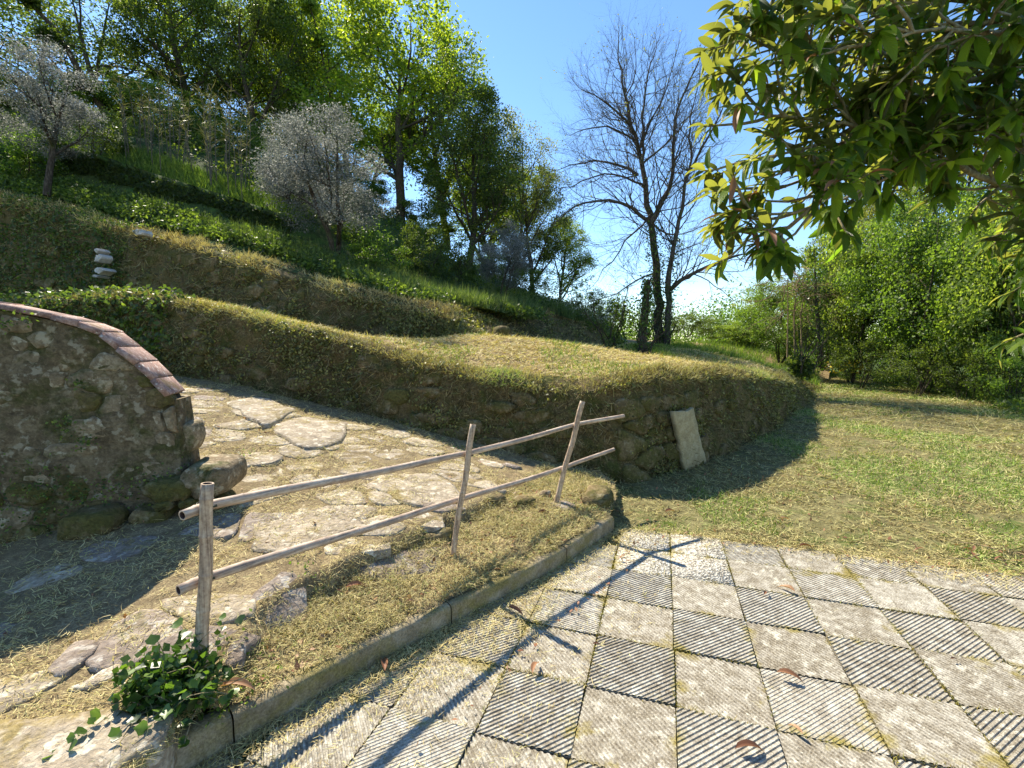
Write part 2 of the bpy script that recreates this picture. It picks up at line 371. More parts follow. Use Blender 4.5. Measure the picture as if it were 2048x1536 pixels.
def loq_mat():
    m = M('loquat_leaf', .42, .45); r = m.n('Math', operation='ADD'); m.l(m.rnd(), r.inputs[0]); m.l(m.orand(), r.inputs[1])
    fr = m.n('Math', operation='FRACT'); m.l(r.outputs[0], fr.inputs[0])
    top = m.ramp(fr.outputs[0], [(0, (.04, .08, .014)), (.55, (.10, .17, .022)), (1, (.22, .30, .04))])
    und = m.ramp(fr.outputs[0], [(0, (.07, .075, .025)), (1, (.13, .13, .05))])
    c = m.mix(m.n('NewGeometry').outputs['Backfacing'], top, und)
    wv = m.n('Attribute', attribute_name='vein').outputs['Fac']
    m.leafy(c, .55, 2.6); sn = m.n('Math', operation='SINE'); m.l(wv, sn.inputs[0]); m.bump(sn.outputs[0], .7, .006); return m.m
MAT['loquat'] = loq_mat()
MAT['dryleaf'] = leaf_mat('dry_leaf', [(0, (.14, .06, .035)), (.5, (.28, .13, .07)), (1, (.42, .25, .14))], .25, 1.1, .55, .3)
MAT['yellow'] = plain('yellow_petals', (.6, .45, .03), .6); MAT['pink'] = plain('pink_petals', (.5, .12, .3), .6)
MAT['white'] = leaf_mat('pale_flowers', [(0, (.25, .24, .18)), (1, (.5, .48, .4))], .3, 1.)
# ================================================================ TERRAIN LINES
KC = np.array([1.10, 5.22]); DL = np.array([-.958, .286]); DL /= np.linalg.norm(DL)
def interp_px(tab, P, D):
    """tab of sight lines (u,v) along a straight wall -> (distance along, height)"""
    r = sorted([(lambda q: (q[1], q[0][2]))(on_line(u, v, P, D)) for u, v in tab]); r = np.array(r); return r[:, 0], r[:, 1]
A_top = interp_px([(1205, 770), (1120, 775), (1000, 757), (850, 722), (700, 680), (640, 662), (500, 625), (330, 592), (230, 580), (100, 600), (0, 612)], KC + np.array([.07, .19]), DL)
A_bot = interp_px([(1100, 928), (1000, 897), (870, 861), (700, 825), (600, 795), (370, 755)], KC, DL)
def ext(t, s, g0, g1):
    x, z = t; return np.where(s < x[0], z[0] + (s - x[0]) * g0, np.where(s > x[-1], z[-1] + (s - x[-1]) * g1, np.interp(s, x, z)))
sl_ = np.array([12, 10, 8.5, 7.2, 6, 5, 4, 3.2, 2.4, 1.6, .8, .25])
A = [[*(KC + DL * s), float(ext(A_bot, s, 0, .13)), float(ext(A_top, s, 0, .0))] for s in sl_]
A += [[1.16, 5.24, .03, 1.17], [1.5, 5.36, 0, 1.2], [2.38, 5.98, 0, 1.22], [3.55, 7.1, 0, 1.18], [5.3, 9.05, 0, 1.0], [7.3, 11.5, 0, .68], [9.4, 14.2, .0, .36], [11.2, 16.6, .0, .1]]
A = np.array(A)
CP = np.array([-1.2, 9.0])
def cpt(D, u): return at(u, 689, D)[:2]
C_top = interp_px([(0, 397), (100, 420), (230, 455), (330, 472), (480, 522), (620, 562), (760, 602), (870, 627)], CP + np.array([.08, .25]), DL)
Cl = []
for s in [15, 13, 11, 9.5, 8, 6.5, 5, 3.5, 2, .8]:
    q = CP + DL * s; zt = float(ext(C_top, s, 0, .2)); zb = -.1 + float(ext(A_top, s + .3, 0, .0)) + np.interp(s, [0, 2, 8], [.55, .5, .42])
    Cl.append([*q, min(zb, zt - .2), zt])
for (ut, vt, ub, vb, D) in [(905, 638, 905, 664, 9.1), (960, 628, 960, 673, 9.9), (1003, 622, 1000, 676, 10.8), (1069, 637, 1069, 677, 12.4), (1130, 645, 1130, 684, 14.2), (1201, 655, 1201, 690, 16.5), (1260, 668, 1250, 694, 19)]:
    t = at(ut, vt, D); b = at(ub, vb, D); Cl.append([t[0], t[1], b[2], t[2]])
Cl = np.array(Cl)
EP = at(330, 689, 14.5)[:2]
E_top = interp_px([(60, 275), (130, 290), (200, 306), (250, 325), (400, 372), (500, 402), (580, 432)], EP, DL)
E_bot = interp_px([(60, 330), (130, 345), (230, 375), (400, 425), (500, 455), (600, 482)], EP, DL)
El = np.array([[*(EP + DL * s), float(ext(E_bot, s, .2, .2)), float(ext(E_top, s, .25, .2))] for s in [10, 7, 5, 3.5, 2, .5, -1, -2.5, -4, -4.9]])
# ---------------------------------------------------------------- height functions
pts = [[a[0], a[1], a[3]] for a in A]
pts += [[c[0], c[1], c[2]] for c in Cl]
for u, v, D in [(1293, 714, 12), (1330, 693, 18), (1500, 742, 9.5), (1440, 712, 14), (1560, 745, 13), (1640, 768, 16), (1400, 690, 25), (1300, 684, 27), (1560, 705, 24)]: pts.append(at(u, v, D))
pts += [[14, 21, .1], [20, 30, .3], [10, 50, 2.0], [30, 60, 1.0], [-5, 60, 4]]
_t1 = tps(pts)
def zT1(x, y): return _t1(x, y) + .05 * fbm(x * 1.6, y * 1.6, o=4) - .01
pts = [[c[0], c[1], c[3]] for c in Cl] + [[e[0], e[1], e[2]] for e in El] + [[e[0] + .1, e[1] + .5, e[3]] for e in El]
for u, v, D in [(700, 530, 13), (800, 562, 14), (900, 592, 15), (960, 602, 15.5), (1100, 617, 20), (1170, 627, 25), (1240, 647, 30), (1430, 668, 40),
                (0, 250, 20), (120, 265, 19), (300, 282, 19), (480, 335, 18), (640, 425, 17), (780, 455, 19), (860, 520, 19), (935, 557, 19), (1005, 592, 17), (0, 235, 29), (300, 262, 28), (500, 330, 27), (700, 400, 27), (830, 470, 27), (940, 545, 26), (1010, 585, 25), (1080, 612, 28)]: pts.append(at(u, v, D))
pts += [[-36, 42, 15], [-12, 45, 10.5], [5, 55, 4], [25, 60, 1.5], [-40, 24, 18], [-28, 15, 12]]
_t2 = tps(pts)
def zT2(x, y):
    k = np.clip((np.asarray(x) - (.25 * np.asarray(y) - 2.2)) / 2.2, 0, 1) * np.clip((np.asarray(y) - 17) / 3, 0, 1)
    return zT2a(x, y) * (1 - k) + (zT1(x, y) - .05) * k
def zT2a(x, y): return _t2(x, y) + .12 * fbm(x * .9, y * .9, o=4) + .04 * fbm(x * 4, y * 4)
PAVE = np.array([(.86, 3.93), (1.36, 3.81), (2.5, 3.43), (3.64, 3.06), (6.5, 2.12), (7, -3), (-3, -3), (-1.6, 1.0), (-.2, 2.6)])
def zLawn(x, y):
    x = np.asarray(x, float); y = np.asarray(y, float); d, _, _ = seg_near(x, y, PAVE); return zLawn0(x, y) - .035 * np.clip(d / .05, 0, 1) * inpoly(x, y, PAVE)
def zLawn0(x, y): return .012 * fbm(x * 2.2, y * 2.2) - .004 + .02 * np.clip((y - 4) / 6, 0, 1) * fbm(x * .6, y * .6) * 2
# planting bed and path
EDGE = [gz(u, v, z)[:2] for u, v, z in [(150, 1620, .24), (340, 1470, .25), (440, 1330, .27), (545, 1190, .30), (640, 1150, .30), (755, 1098, .30), (880, 1040, .30), (960, 1005, .29), (1040, 965, .25), (1095, 930, .2)]]
KB = [gz(u, v)[:2] for u, v in [(250, 1640), (380, 1540), (500, 1471), (606, 1413), (711, 1350), (817, 1293), (896, 1252), (1039, 1180), (1130, 1128), (1228, 1062)]]
KB = np.array(KB); EDGE = np.array(EDGE)
ptsb = [[*k, .10] for k in KB[1:]] + [[*at(903, 1105, 3.0)[:2], .20], [*at(1112, 990, 4.05)[:2], .22], [*at(400, 1330, 1.93)[:2], .17], [1.0, 4.5, .12], [.9, 4.9, .12], [.3, 3.6, .18], [-.5, 2.75, .17]] + [[*e, .2] for e in EDGE]
_b = tps(ptsb)
ptsp = [[a[0], a[1], a[2]] for a in A[:12]] + [[*e, z] for e, z in zip(EDGE, [.22, .22, .24, .29, .3, .31, .31, .29, .25, .2])]
ptsp += [[*at(340, 1020, 3.3)[:2], .42], [*at(0, 1105, 3.0)[:2], .26], [-4.8, 2.7, .1], [-1.9, 1.7, .2], [-3.5, 1.6, .12], [-3.0, 4.2, .6], [-5, 4.4, .85], [-7, 5.4, 1.25], [-1.5, .9, .15], [-3, .8, .08], [-9, 6.6, 1.7], [-.9, 4.5, .42], [-1.2, 3.2, .36], [-2, 5.2, .6]]
_p = tps(ptsp)
def side(x, y):
    """signed distance to the path edge line, + on the path side"""
    d, bx, by = seg_near(np.asarray(x, float), np.asarray(y, float), EDGE, False)
    j = np.zeros(np.shape(x), bool); poly = np.vstack([EDGE, [[-3, 12], [-20, 12], [-20, -2], [EDGE[0][0], -2]]])
    return np.where(inpoly(x, y, poly), d, -d)
def zPath(x, y):
    x = np.asarray(x, float); y = np.asarray(y, float); s = side(x, y) + .05 * fbm(x * 6, y * 6)
    k = np.clip(s / .07 + .5, 0, 1); k = k * k * (3 - 2 * k)
    return _b(x, y) * (1 - k) + _p(x, y) * k + .02 * fbm(x * 3.5, y * 3.5, o=4) + .012 * fbm(x * 14, y * 14, o=2) * (1.6 - k)
KBIN = np.array([KB[i] + .035 * np.array([-1, .9]) for i in range(len(KB))])
# ---------------------------------------------------------------- the ground sheets
g = put('lawn', mesh('lawn', [[-300, -60, -.03], [300, -60, -.03], [300, 600, -.03], [-300, 600, -.03]], [np.array([[0, 1, 2, 3]])], MAT['hill']), kind='structure')
g.name = 'ground'
sheet('lawn', [(-1.6, -.8), (1.4, -.8), (8, -.8), (15, 6), (20, 14), (24, 26), (14, 26), (9, 16), (5, 9.6), (2.2, 6.1), (.8, 5.5), (.5, 4.4), (.35, 3.4), (-.6, 2.4)], .06, zLawn, MAT['lawn'])
off = lambda P, d: np.array([[p[0], p[1]] for p in P]) + 0
def offset(P, d):
    P = np.asarray(P)[:, :2]; T = unit(np.gradient(P, axis=0)); return P + np.stack([-T[:, 1], T[:, 0]], 1) * (d if np.isscalar(d) else np.asarray(d)[:, None])
dA_ = np.r_[np.full(len(A) - 4, .42), .6, .85, 1.0, 1.0]; Ain = offset(A, -dA_)   # inward side (behind the face) ; checked below
if (Ain[3] - A[3, :2]) @ np.array([.286, .958]) < 0: Ain = offset(A, dA_); SGN = 1
else: SGN = -1
Ain[11:14] = [[.88, 5.7], [1.02, 5.74], [1.32, 5.8]]
Cin = offset(Cl, SGN * np.r_[np.full(len(Cl) - 7, .5), 1.0, 1.6, 2.2, 2.4, 2.2, 1.9, 1.7])
sheet('terrace_ground', np.vstack([Ain, [[13, 19], [18, 26], [30, 60], [-5, 60], [0, 30]], [[5.0, 20.5]], (Cl[:, :2] + np.array([.03, .1]))[::-1][:]]), .11, zT1, MAT['terrace'])
sheet('hillside', np.vstack([Cin, [[6.3, 25], [11.2, 45], [15, 60], [-45, 60], [-45, 14], [-20, 11]]]), .2, zT2, MAT['hill'])
PATHPOLY = np.vstack([KBIN, [[1.02, 4.4], [1.12, 4.95], [1.02, 5.35]], (A[:12, :2] + np.array([0, .1]))[::-1], [[-12, 3], [-6, .4], [-1.25, .3]]])
sheet('path_ground', PATHPOLY, .04, zPath, MAT['earth'])

# ================================================================ WALLS
def wall_face(P, step, nh, batter, lip, amp, zin, wob=1.0, seed=0., sgn=None):
    """organic retaining face from a polyline [x,y,z0,z1]: bulging earth face, rounded lip running back on to the terrace"""
    R, s = resample(P, step); T = unit(np.gradient(R[:, :2], axis=0)); N = np.stack([-T[:, 1], T[:, 0]], 1) * (-(sgn or SGN))   # outward
    for _ in range(6): N = unit((np.roll(N, 1, 0) + N + np.roll(N, -1, 0)) if False else np.vstack([N[:1], (N[:-2] + 2 * N[1:-1] + N[2:]) / 4, N[-1:]]))
    H = np.maximum(R[:, 3] - R[:, 2], .05); rows = []
    bt = batter if np.isscalar(batter) else np.interp(s, *batter)
    if not np.isscalar(bt):
        kk = np.clip((bt - .35) / .3, 0, 1); zb_ = zin(R[:, 0] - N[:, 0] * bt, R[:, 1] - N[:, 1] * bt); R[:, 3] = R[:, 3] * (1 - kk) + np.maximum(zb_, R[:, 2] + .05) * kk; H = np.maximum(R[:, 3] - R[:, 2], .05)
    t = np.r_[np.linspace(0, 1, nh), [1.2, 1.45, 1.75, 2.1]]
    for tt in t:
        if tt <= 1:
            o = -bt * tt * (np.minimum(1, H) if np.isscalar(bt) else 1) ; h = R[:, 2] - .06 + (H + .06 - .06 * np.minimum(1, H)) * tt; k = 1.
        else:
            q = tt - 1; o = -bt * (np.minimum(1, H) if np.isscalar(bt) else 1) - lip * q; h = R[:, 3] - .06 * np.minimum(1, H) * max(0, 1 - q * 2.5); k = .7
        X = R[:, 0] + N[:, 0] * o; Y = R[:, 1] + N[:, 1] * o
        n = amp * (1.5 * fbm(X * 1.3 + seed, Y * 1.3, h * 1.3 + seed, 2) + .9 * fbm(X * 5, Y * 5, h * 7 + seed, 3)) * np.minimum(1, H * 1.5 + .15)
        X = X + N[:, 0] * n * k * wob; Y = Y + N[:, 1] * n * k * wob
        if tt > 1:
            zz = zin(X, Y) + .015; b = min(1, (tt - 1) / .5); h = h * (1 - b) + zz * b + amp * .9 * fbm(X * 4, Y * 4, o=4) * (1 - b * .5)
            if tt > 2: h = zin(X, Y) - .03
        rows.append(np.stack([X, Y, h], 1))
    V = np.stack(rows); a, b = V.shape[:2]; idx = np.arange(a * b).reshape(a, b)
    Q = np.stack([idx[:-1, :-1], idx[1:, :-1], idx[1:, 1:], idx[:-1, 1:]], -1).reshape(-1, 4)
    if SGN > 0: Q = Q[:, ::-1]
    return V, Q, N, s, R, nh
def vor_cells(pts, box, aniso=1.6):
    """Voronoi cells of points inside a box (x stretched): gives rubble-like polygons"""
    pts = np.asarray(pts, float); out = []
    for i, p in enumerate(pts):
        poly = [np.array(q, float) for q in ((box[0], box[1]), (box[2], box[1]), (box[2], box[3]), (box[0], box[3]))]
        d = pts - p; dd = (d[:, 0] / aniso) ** 2 + d[:, 1] ** 2; order = np.argsort(dd)[1:14]
        for j in order:
            q = pts[j]; n = np.array([(q[0] - p[0]) / aniso ** 2, q[1] - p[1]]); m = (p + q) / 2; c = n @ m; new = []
            for a in range(len(poly)):
                A0, B0 = poly[a], poly[(a + 1) % len(poly)]; fa, fb = n @ A0 - c, n @ B0 - c
                if fa <= 0: new.append(A0)
                if fa * fb < 0: new.append(A0 + (B0 - A0) * fa / (fa - fb))
            poly = new
            if len(poly) < 3: break
        if len(poly) >= 3: out.append(np.array(poly))
    return out
def stone_mesh(poly, depth, rng, gap=.012, n=14, bulge=.25, rough=.08, name='stone', mat=None, back=.05):
    """rounded irregular block; poly in local x,z ; faces -y (front at -depth)"""
    c = poly.mean(0); P = poly - c; m = len(P)
    d = np.r_[0, np.cumsum(np.linalg.norm(np.diff(np.vstack([P, P[:1]]), axis=0), axis=1))]
    t = (np.arange(n) / n + rng.uniform(0, .05)) * d[-1]; X = np.interp(t, d, np.r_[P[:, 0], P[0, 0]]); Z = np.interp(t, d, np.r_[P[:, 1], P[0, 1]])
    X = (np.roll(X, 1) + 9 * X + np.roll(X, -1)) / 11; Z = (np.roll(Z, 1) + 9 * Z + np.roll(Z, -1)) / 11
    r = np.hypot(X, Z); k = (r - gap) / np.maximum(r, .01) * (1 + rng.normal(0, rough * .5, n)); X *= k; Z *= k
    rings = [(1.0, back), (1.0, -depth * .55), (.93, -depth * .92), (.55, -depth * (1.0 + bulge * .4))]; V = []
    for sc, y in rings:
        V.append(np.stack([X * sc, np.full(n, y) + rng.normal(0, depth * .10, n) * (y < 0), Z * sc], 1))
    V = np.vstack(V + [[[rng.normal(0, .01), -depth * (1 + bulge * rng.uniform(.3, .7)), 0]]])
    i = np.arange(n); j = (i + 1) % n; Q = np.vstack([np.stack([r_ * n + i, r_ * n + j, (r_ + 1) * n + j, (r_ + 1) * n + i], 1) for r_ in range(3)])
    T = np.stack([3 * n + i, 3 * n + j, np.full(n, 4 * n)], 1)
    return mesh(name, V, [Q, T], mat, smooth=False), c
def face_stones(parent, V, N, s, nh, R, s0, s1, size, rng, mats, depth, prob=1., hmax=1., aniso=1.6, gap=.012, sel=None):
    """lay rubble stones over part of a wall face"""
    H = float(np.mean((R[:, 3] - R[:, 2])[(s >= s0) & (s <= s1)])); nx = max(1, int((s1 - s0) / (size * aniso))); nz = max(1, int(round(H * hmax / size)))
    pts = [(s0 + (i + .5 + rng.uniform(-.28, .28) + .5 * (k % 2)) * (s1 - s0) / nx, (k + .5 + rng.uniform(-.22, .22)) * H * hmax / nz) for i in range(nx) for k in range(nz)]
    made = 0
    for poly in vor_cells(pts, (s0, 0, s1, H * hmax), aniso):
        if rng.random() > prob: continue
        c = poly.mean(0)
        if sel and not sel(*c): continue
        i = int(np.clip(np.searchsorted(s, c[0]), 1, len(s) - 2)); f = c[1] / H * (nh - 1); k = int(np.clip(f, 0, nh - 2)); fr = f - k
        p = V[k, i] * (1 - fr) + V[k + 1, i] * fr; n2 = N[i]
        dp = depth * rng.uniform(.5, 1.3)
        me, _ = stone_mesh((poly - c) , dp + .03, rng, gap, rough=.2, bulge=.1, mat=mats[rng.integers(len(mats))], back=.12)
        p = p - np.array([n2[0], n2[1], 0]) * .03
        ang = math.atan2(n2[0], -n2[1]); o = put('stone', me, parent, p, (rng.normal(0, .03) - .1, 0, ang)); made += 1
    return made
def sample_face(V, cnt, rng, rows=(0, None), srange=None):
    a, b = V.shape[:2]; r0, r1 = rows[0], (a - 1 if rows[1] is None else rows[1]); c0, c1 = srange or (0, b - 1)
    f = rng.uniform(r0, r1, cnt); g_ = rng.uniform(c0, c1, cnt); i = np.minimum(f.astype(int), a - 2); j = np.minimum(g_.astype(int), b - 2); u = (f - i)[:, None]; v = (g_ - j)[:, None]
    P = (V[i, j] * (1 - u) + V[i + 1, j] * u) * (1 - v) + (V[i, j + 1] * (1 - u) + V[i + 1, j + 1] * u) * v
    Nn = unit(np.cross(V[i + 1, j] - V[i, j], V[i, j + 1] - V[i, j])); 
    Nn = np.where((Nn[:, 1:2] > 0.15), -Nn, Nn); Nn[:, 2] = np.abs(Nn[:, 2]); return P, Nn, i
def dens_keep(P, rng, d0=4., pw=1.6, seed=3., patch=.35, fr=1.3):
    d = np.hypot(P[:, 0], P[:, 1]); k = np.minimum(1, (d0 / d) ** pw) * np.clip(.55 + fbm(P[:, 0] * fr + seed, P[:, 1] * fr, P[:, 2] * fr) * 1.6 / max(patch, .01) * .35, 0, 1)
    return rng.random(len(P)) < k

# --- lower retaining wall with its grass bank
wallA = empty('retaining_wall', (KC[0], KC[1], 0), 'long mossy dry-stone retaining wall with cut grass on its rounded top, behind the bamboo rail', 'wall')
def local(parent, V): return np.asarray(V) - np.array(parent.location)
VA, QA, NA, sA, RA, nhA = wall_face(A, .06, 20, (lambda L: ([0, L - 9.5, L - 5.5, L - 2.5, L], [.16, .16, .38, .65, .8]))(np.linalg.norm(np.diff(A[:, :2], axis=0), axis=1).sum()), .38, .10, zT1, seed=3.)
put('earth_face', mesh('earth_face', local(wallA, VA.reshape(-1, 3)), [QA], MAT['wall_soil'], smooth=True), wallA)
sK = sA[np.argmin(np.hypot(RA[:, 0] - KC[0], RA[:, 1] - KC[1]))]
rg = np.random.default_rng(11)
def relp(fn, par, *a, **k):
    before = set(o.name for o in par.children); fn(par, *a, **k); loc = Vector(par.location)
    for o in par.children:
        if o.name not in before: o.location = o.location - loc
relp(face_stones, wallA, VA, NA, sA, nhA, RA, sK - 2.6, sK - .12, .17, rg, [MAT['stone_moss']], .045, .6, .92, 2.2)
relp(face_stones, wallA, VA, NA, sA, nhA, RA, sK + .10, sK + 1.9, .19, rg, [MAT['stone_moss']], .035, .8, .85, 1.9)
relp(face_stones, wallA, VA, NA, sA, nhA, RA, sK + 1.9, sK + 5.0, .2, rg, [MAT['stone_moss']], .015, .3, .7, 1.8)
relp(face_stones, wallA, VA, NA, sA, nhA, RA, sK - 8.0, sK - 2.6, .2, rg, [MAT['stone_moss']], .02, .35, .92, 2.0)
# --- upper retaining wall
wallC = empty('retaining_wall', (CP[0], CP[1], 1.5), 'upper earth and stone terrace wall with a bright grass rim, above the first terrace', 'wall')
VC, QC, NC, sC, RC, nhC = wall_face(Cl, .10, 14, (lambda L: ([0, L - 11.2, L - 10, L - 7.5, L], [.26, .26, 1.0, 2.0, 1.3]))(np.linalg.norm(np.diff(Cl[:, :2], axis=0), axis=1).sum()), .6, .13, zT2, seed=13.)
put('earth_face', mesh('earth_face', local(wallC, VC.reshape(-1, 3)), [QC], MAT['wall_soil'], smooth=True), wallC)
relp(face_stones, wallC, VC, NC, sC, nhC, RC, 1., 11.5, .3, rg, [MAT['stone_moss']], .035, .3, .85)
def pale(u, v, wd, hg, D=11.6):
    P, s_ = on_line(u, v, CP + np.array([-.09, -.26]), DL); n = 7; a = np.arange(n) / n * 6.283
    poly = np.stack([np.cos(a) * wd / 2 * rg.uniform(.8, 1.15, n), np.sin(a) * hg / 2 * rg.uniform(.8, 1.15, n)], 1)
    poly *= rg.uniform(.75, 1.15, (n, 1)); me, _ = stone_mesh(poly, .07, rg, .0, rough=.25, bulge=.05, mat=MAT['stone_pale'], back=.2); me.polygons.foreach_set('use_smooth', np.zeros(len(me.polygons), bool)); put('stone', me, wallC, P - np.array(wallC.location), (0, 0, math.atan2(-.286, .958) * 1), label='pale bare stone in the earth face')
for a in [(198, 502, .14, .12), (201, 517, .24, .22), (204, 541, .42, .17), (196, 553, .24, .07), (280, 465, .32, .14)]: pale(*a)
# --- dark bank higher up
wallE = empty('overgrown_bank', (EP[0], EP[1], 5), 'dark overgrown bank under the row of canes, highest of the terrace edges', 'bank')
VE, QE, NE, sE, RE, nhE = wall_face(El, .16, 8, .1, .6, .22, zT2, seed=23.)
put('earth_face', mesh('earth_face', local(wallE, VE.reshape(-1, 3)), [QE], MAT['hill'], smooth=True), wallE)
# ================================================================ GARDEN WALL with brick coping (left)
FB = at(338, 780, 3.32)[:2]; DB = unit(np.array([-1., -.33])); NB = np.array([-DB[1], DB[0]]) * -1       # NB points away from the viewer
if NB[1] < 0: NB = -NB
TH = .27
cop = interp_px([(335, 786), (315, 759), (281, 725), (244, 695), (213, 667), (190, 652), (95, 624), (0, 606)], FB, DB)
wtop = lambda s: np.where(s > cop[0][-1], cop[1][-1] + (s - cop[0][-1]) * .10, np.interp(s, cop[0], cop[1]))
wallB = empty('garden_wall', (FB[0], FB[1], .3), 'old rubble stone wall with purplish brick coping that curves down to the path', 'wall')
wb = np.array(wallB.location)
WL = 3.4
def wpt(s, y, z):
    s = np.asarray(s, float); q = FB[None] + DB[None] * s.reshape(-1, 1) + NB[None] * np.asarray(y, float).reshape(-1, 1)
    return np.column_stack([q, np.broadcast_to(z, (len(q),))]) - wb
ss = np.r_[np.arange(-.05, WL, .03)]; zb0 = -.05; nr = 44; rows = []
for k in range(nr):
    t = k / (nr - 1); z = zb0 + (wtop(ss) - .05 - zb0) * t; y = -.0 + .05 * t - .04 + .028 * fbm(ss * 5, z * 5, o=4) * 1.6
    x = ss.copy(); x[0] += .0; rows.append(wpt(ss, y, z))
Vf = np.stack(rows); nF = Vf.size // 3; idx = np.arange(nF).reshape(nr, len(ss))
Q = [np.stack([idx[:-1, :-1], idx[:-1, 1:], idx[1:, 1:], idx[1:, :-1]], -1).reshape(-1, 4)[:, ::-1]]
V = [Vf.reshape(-1, 3)]; base = nF
# end face, top and back
ny = 10; rows = []
for k in range(nr):
    t = k / (nr - 1); z = zb0 + (wtop(ss[:1]) - .05 - zb0) * t; yy = np.linspace(0, 1, ny); f = Vf[k, 0] + wb
    b = wpt([ss[0]], [TH], z)[0] + wb; p = f[None] * (1 - yy[:, None]) + b[None] * yy[:, None]; n = .03 * fbm(p[:, 0] * 6, p[:, 1] * 6, p[:, 2] * 6) * np.sin(yy * 3.14)
    p[:, :2] -= DB[None] * n[:, None] + DB[None] * (.10 * (1 - t)) * np.minimum(1, yy * 4)[:, None]; rows.append(p - wb)
Ve = np.stack(rows); idx = np.arange(nr * ny).reshape(nr, ny) + base
Q.append(np.stack([idx[:-1, :-1], idx[:-1, 1:], idx[1:, 1:], idx[1:, :-1]], -1).reshape(-1, 4)); V.append(Ve.reshape(-1, 3)); base += nr * ny
Vt = np.concatenate([Vf[-1], wpt(ss, TH + 0 * ss, wtop(ss) - .05), wpt(ss, TH + 0 * ss, zb0 + 0 * ss)]); m_ = len(ss); i = np.arange(m_ - 1) + base
Q.append(np.stack([i, i + m_, i + m_ + 1, i + 1], 1)); Q.append(np.stack([i + m_, i + 2 * m_, i + 2 * m_ + 1, i + m_ + 1], 1)); V.append(Vt)
put('wall_body', mesh('wall_body', np.concatenate(V), Q, MAT['mortar'], smooth=True), wallB)
rw = np.random.default_rng(5)
ptsv = [(.05 + (i + .5 + .5 * (k % 2) + rw.uniform(-.3, .3)) * .26, .06 + (k + .5 + rw.uniform(-.3, .3)) * .15) for i in range(-1, 15) for k in range(0, 14)]
angB = math.atan2(-DB[1], -DB[0])
for poly in vor_cells(ptsv, (-.03, 0, WL, 2.1), 1.7):
    c = poly.mean(0)
    zt = float(wtop(np.array([c[0]]))[0])
    if poly[:, 1].max() > zt - .05: poly[:, 1] = np.minimum(poly[:, 1], wtop(poly[:, 0]) - .07)
    ar = .5 * abs(np.dot(poly[:, 0], np.roll(poly[:, 1], 1)) - np.dot(poly[:, 1], np.roll(poly[:, 0], 1)))
    if ar < .006 or c[0] > WL - .1 or c[1] > zt - .05 or rw.random() < .10: continue
    c = poly.mean(0); P2 = poly - c; P2[:, 0] *= -1; P2 = P2[::-1]
    me, _ = stone_mesh(P2, rw.uniform(.012, .034), rw, rw.uniform(.004, .016), 16, bulge=.12, rough=.16, mat=MAT['stone' if rw.random() < (.75 if c[1] > .7 else .3) else 'stone_moss'], back=.08)
    put('stone', me, wallB, wpt([c[0]], [-.025 + .05 * c[1] / 1.5], c[1])[0], (rw.normal(0, .05) , rw.normal(0, .04), angB))
# the stones of the end and foot
for (u, v, D, wd, hg, dp, mt) in [(432, 948, 3.42, .36, .24, .20, 'stone'), (350, 972, 3.28, .30, .17, .14, 'stone_moss'), (338, 1005, 3.2, .13, .07, .1, 'stone_moss'), (385, 1000, 3.25, .12, .07, .1, 'stone_moss'), (435, 1002, 3.32, .16, .08, .1, 'stone_moss'), (370, 878, 3.42, .15, .26, .04, 'stone'), (300, 1035, 3.15, .26, .13, .04, 'stone_moss'), (175, 1052, 3.0, .34, .2, .05, 'stone_moss')]:
    n = 9; a = np.arange(n) / n * 6.283 + rw.uniform(0, .6); k = (np.abs(np.cos(a)) ** 7 + np.abs(np.sin(a)) ** 7) ** (-1 / 7)
    poly = np.stack([np.cos(a) * k * wd / 2 * rw.uniform(.8, 1.1, n), np.sin(a) * k * hg / 2 * rw.uniform(.8, 1.1, n)], 1)
    me, _ = stone_mesh(poly, dp, rw, 0, 18, .2, .05, mat=MAT[mt], back=.14); put('stone', me, wallB, at(u, v, D) - wb, (.05, rw.normal(0, .05), angB * .5))
def box_mesh(name, sx, sy, sz, mat, bev=.006, rng=rw, jit=.003):
    x, y, z = sx / 2, sy / 2, sz / 2; V = []; 
    for zz, e in ((-z, bev), (-z + bev, 0), (z - bev, 0), (z, bev)):
        for (a, b) in ((-1, -1), (1, -1), (1, 1), (-1, 1)):
            V.append([a * (x - e) + rng.normal(0, jit), b * (y - e) + rng.normal(0, jit), zz + rng.normal(0, jit * .5)])
    Q = [[3, 2, 1, 0], [12, 13, 14, 15]] + [[r * 4 + k, r * 4 + (k + 1) % 4, r * 4 + 4 + (k + 1) % 4, r * 4 + 4 + k] for r in range(3) for k in range(4)]
    return mesh(name, V, [np.array(Q)], mat)
# coping bricks, laid along the sloping top
sc_ = np.arange(0, WL, .004); zc_ = wtop(sc_); arc = np.r_[0, np.cumsum(np.hypot(np.diff(sc_), np.diff(zc_)))]
pos = 0.004; k = 0
while pos < arc[-1] - .2:
    big = pos > .76; L = (.30 if big else .142) + rw.uniform(-.006, .006)
    s0, s1 = np.interp([pos, pos + L], arc, sc_); z0, z1 = np.interp([s0, s1], sc_, zc_); sl2 = math.atan2(z1 - z0, s1 - s0)
    me = box_mesh('coping_brick', L - .004, TH + .05 + rw.uniform(-.006, .006), .042 if not big else .036, MAT['brick'], .005, jit=.0025)
    c = wpt([(s0 + s1) / 2], [TH / 2 - .005 + rw.uniform(-.006, .006)], (z0 + z1) / 2 - .018 + (.0 if not big else .006 * (k % 2)))[0]
    put('coping_brick', me, wallB, c, (0, sl2 + rw.normal(0, .015) + (-.05 if not big else 0), angB)); pos += L; k += 1

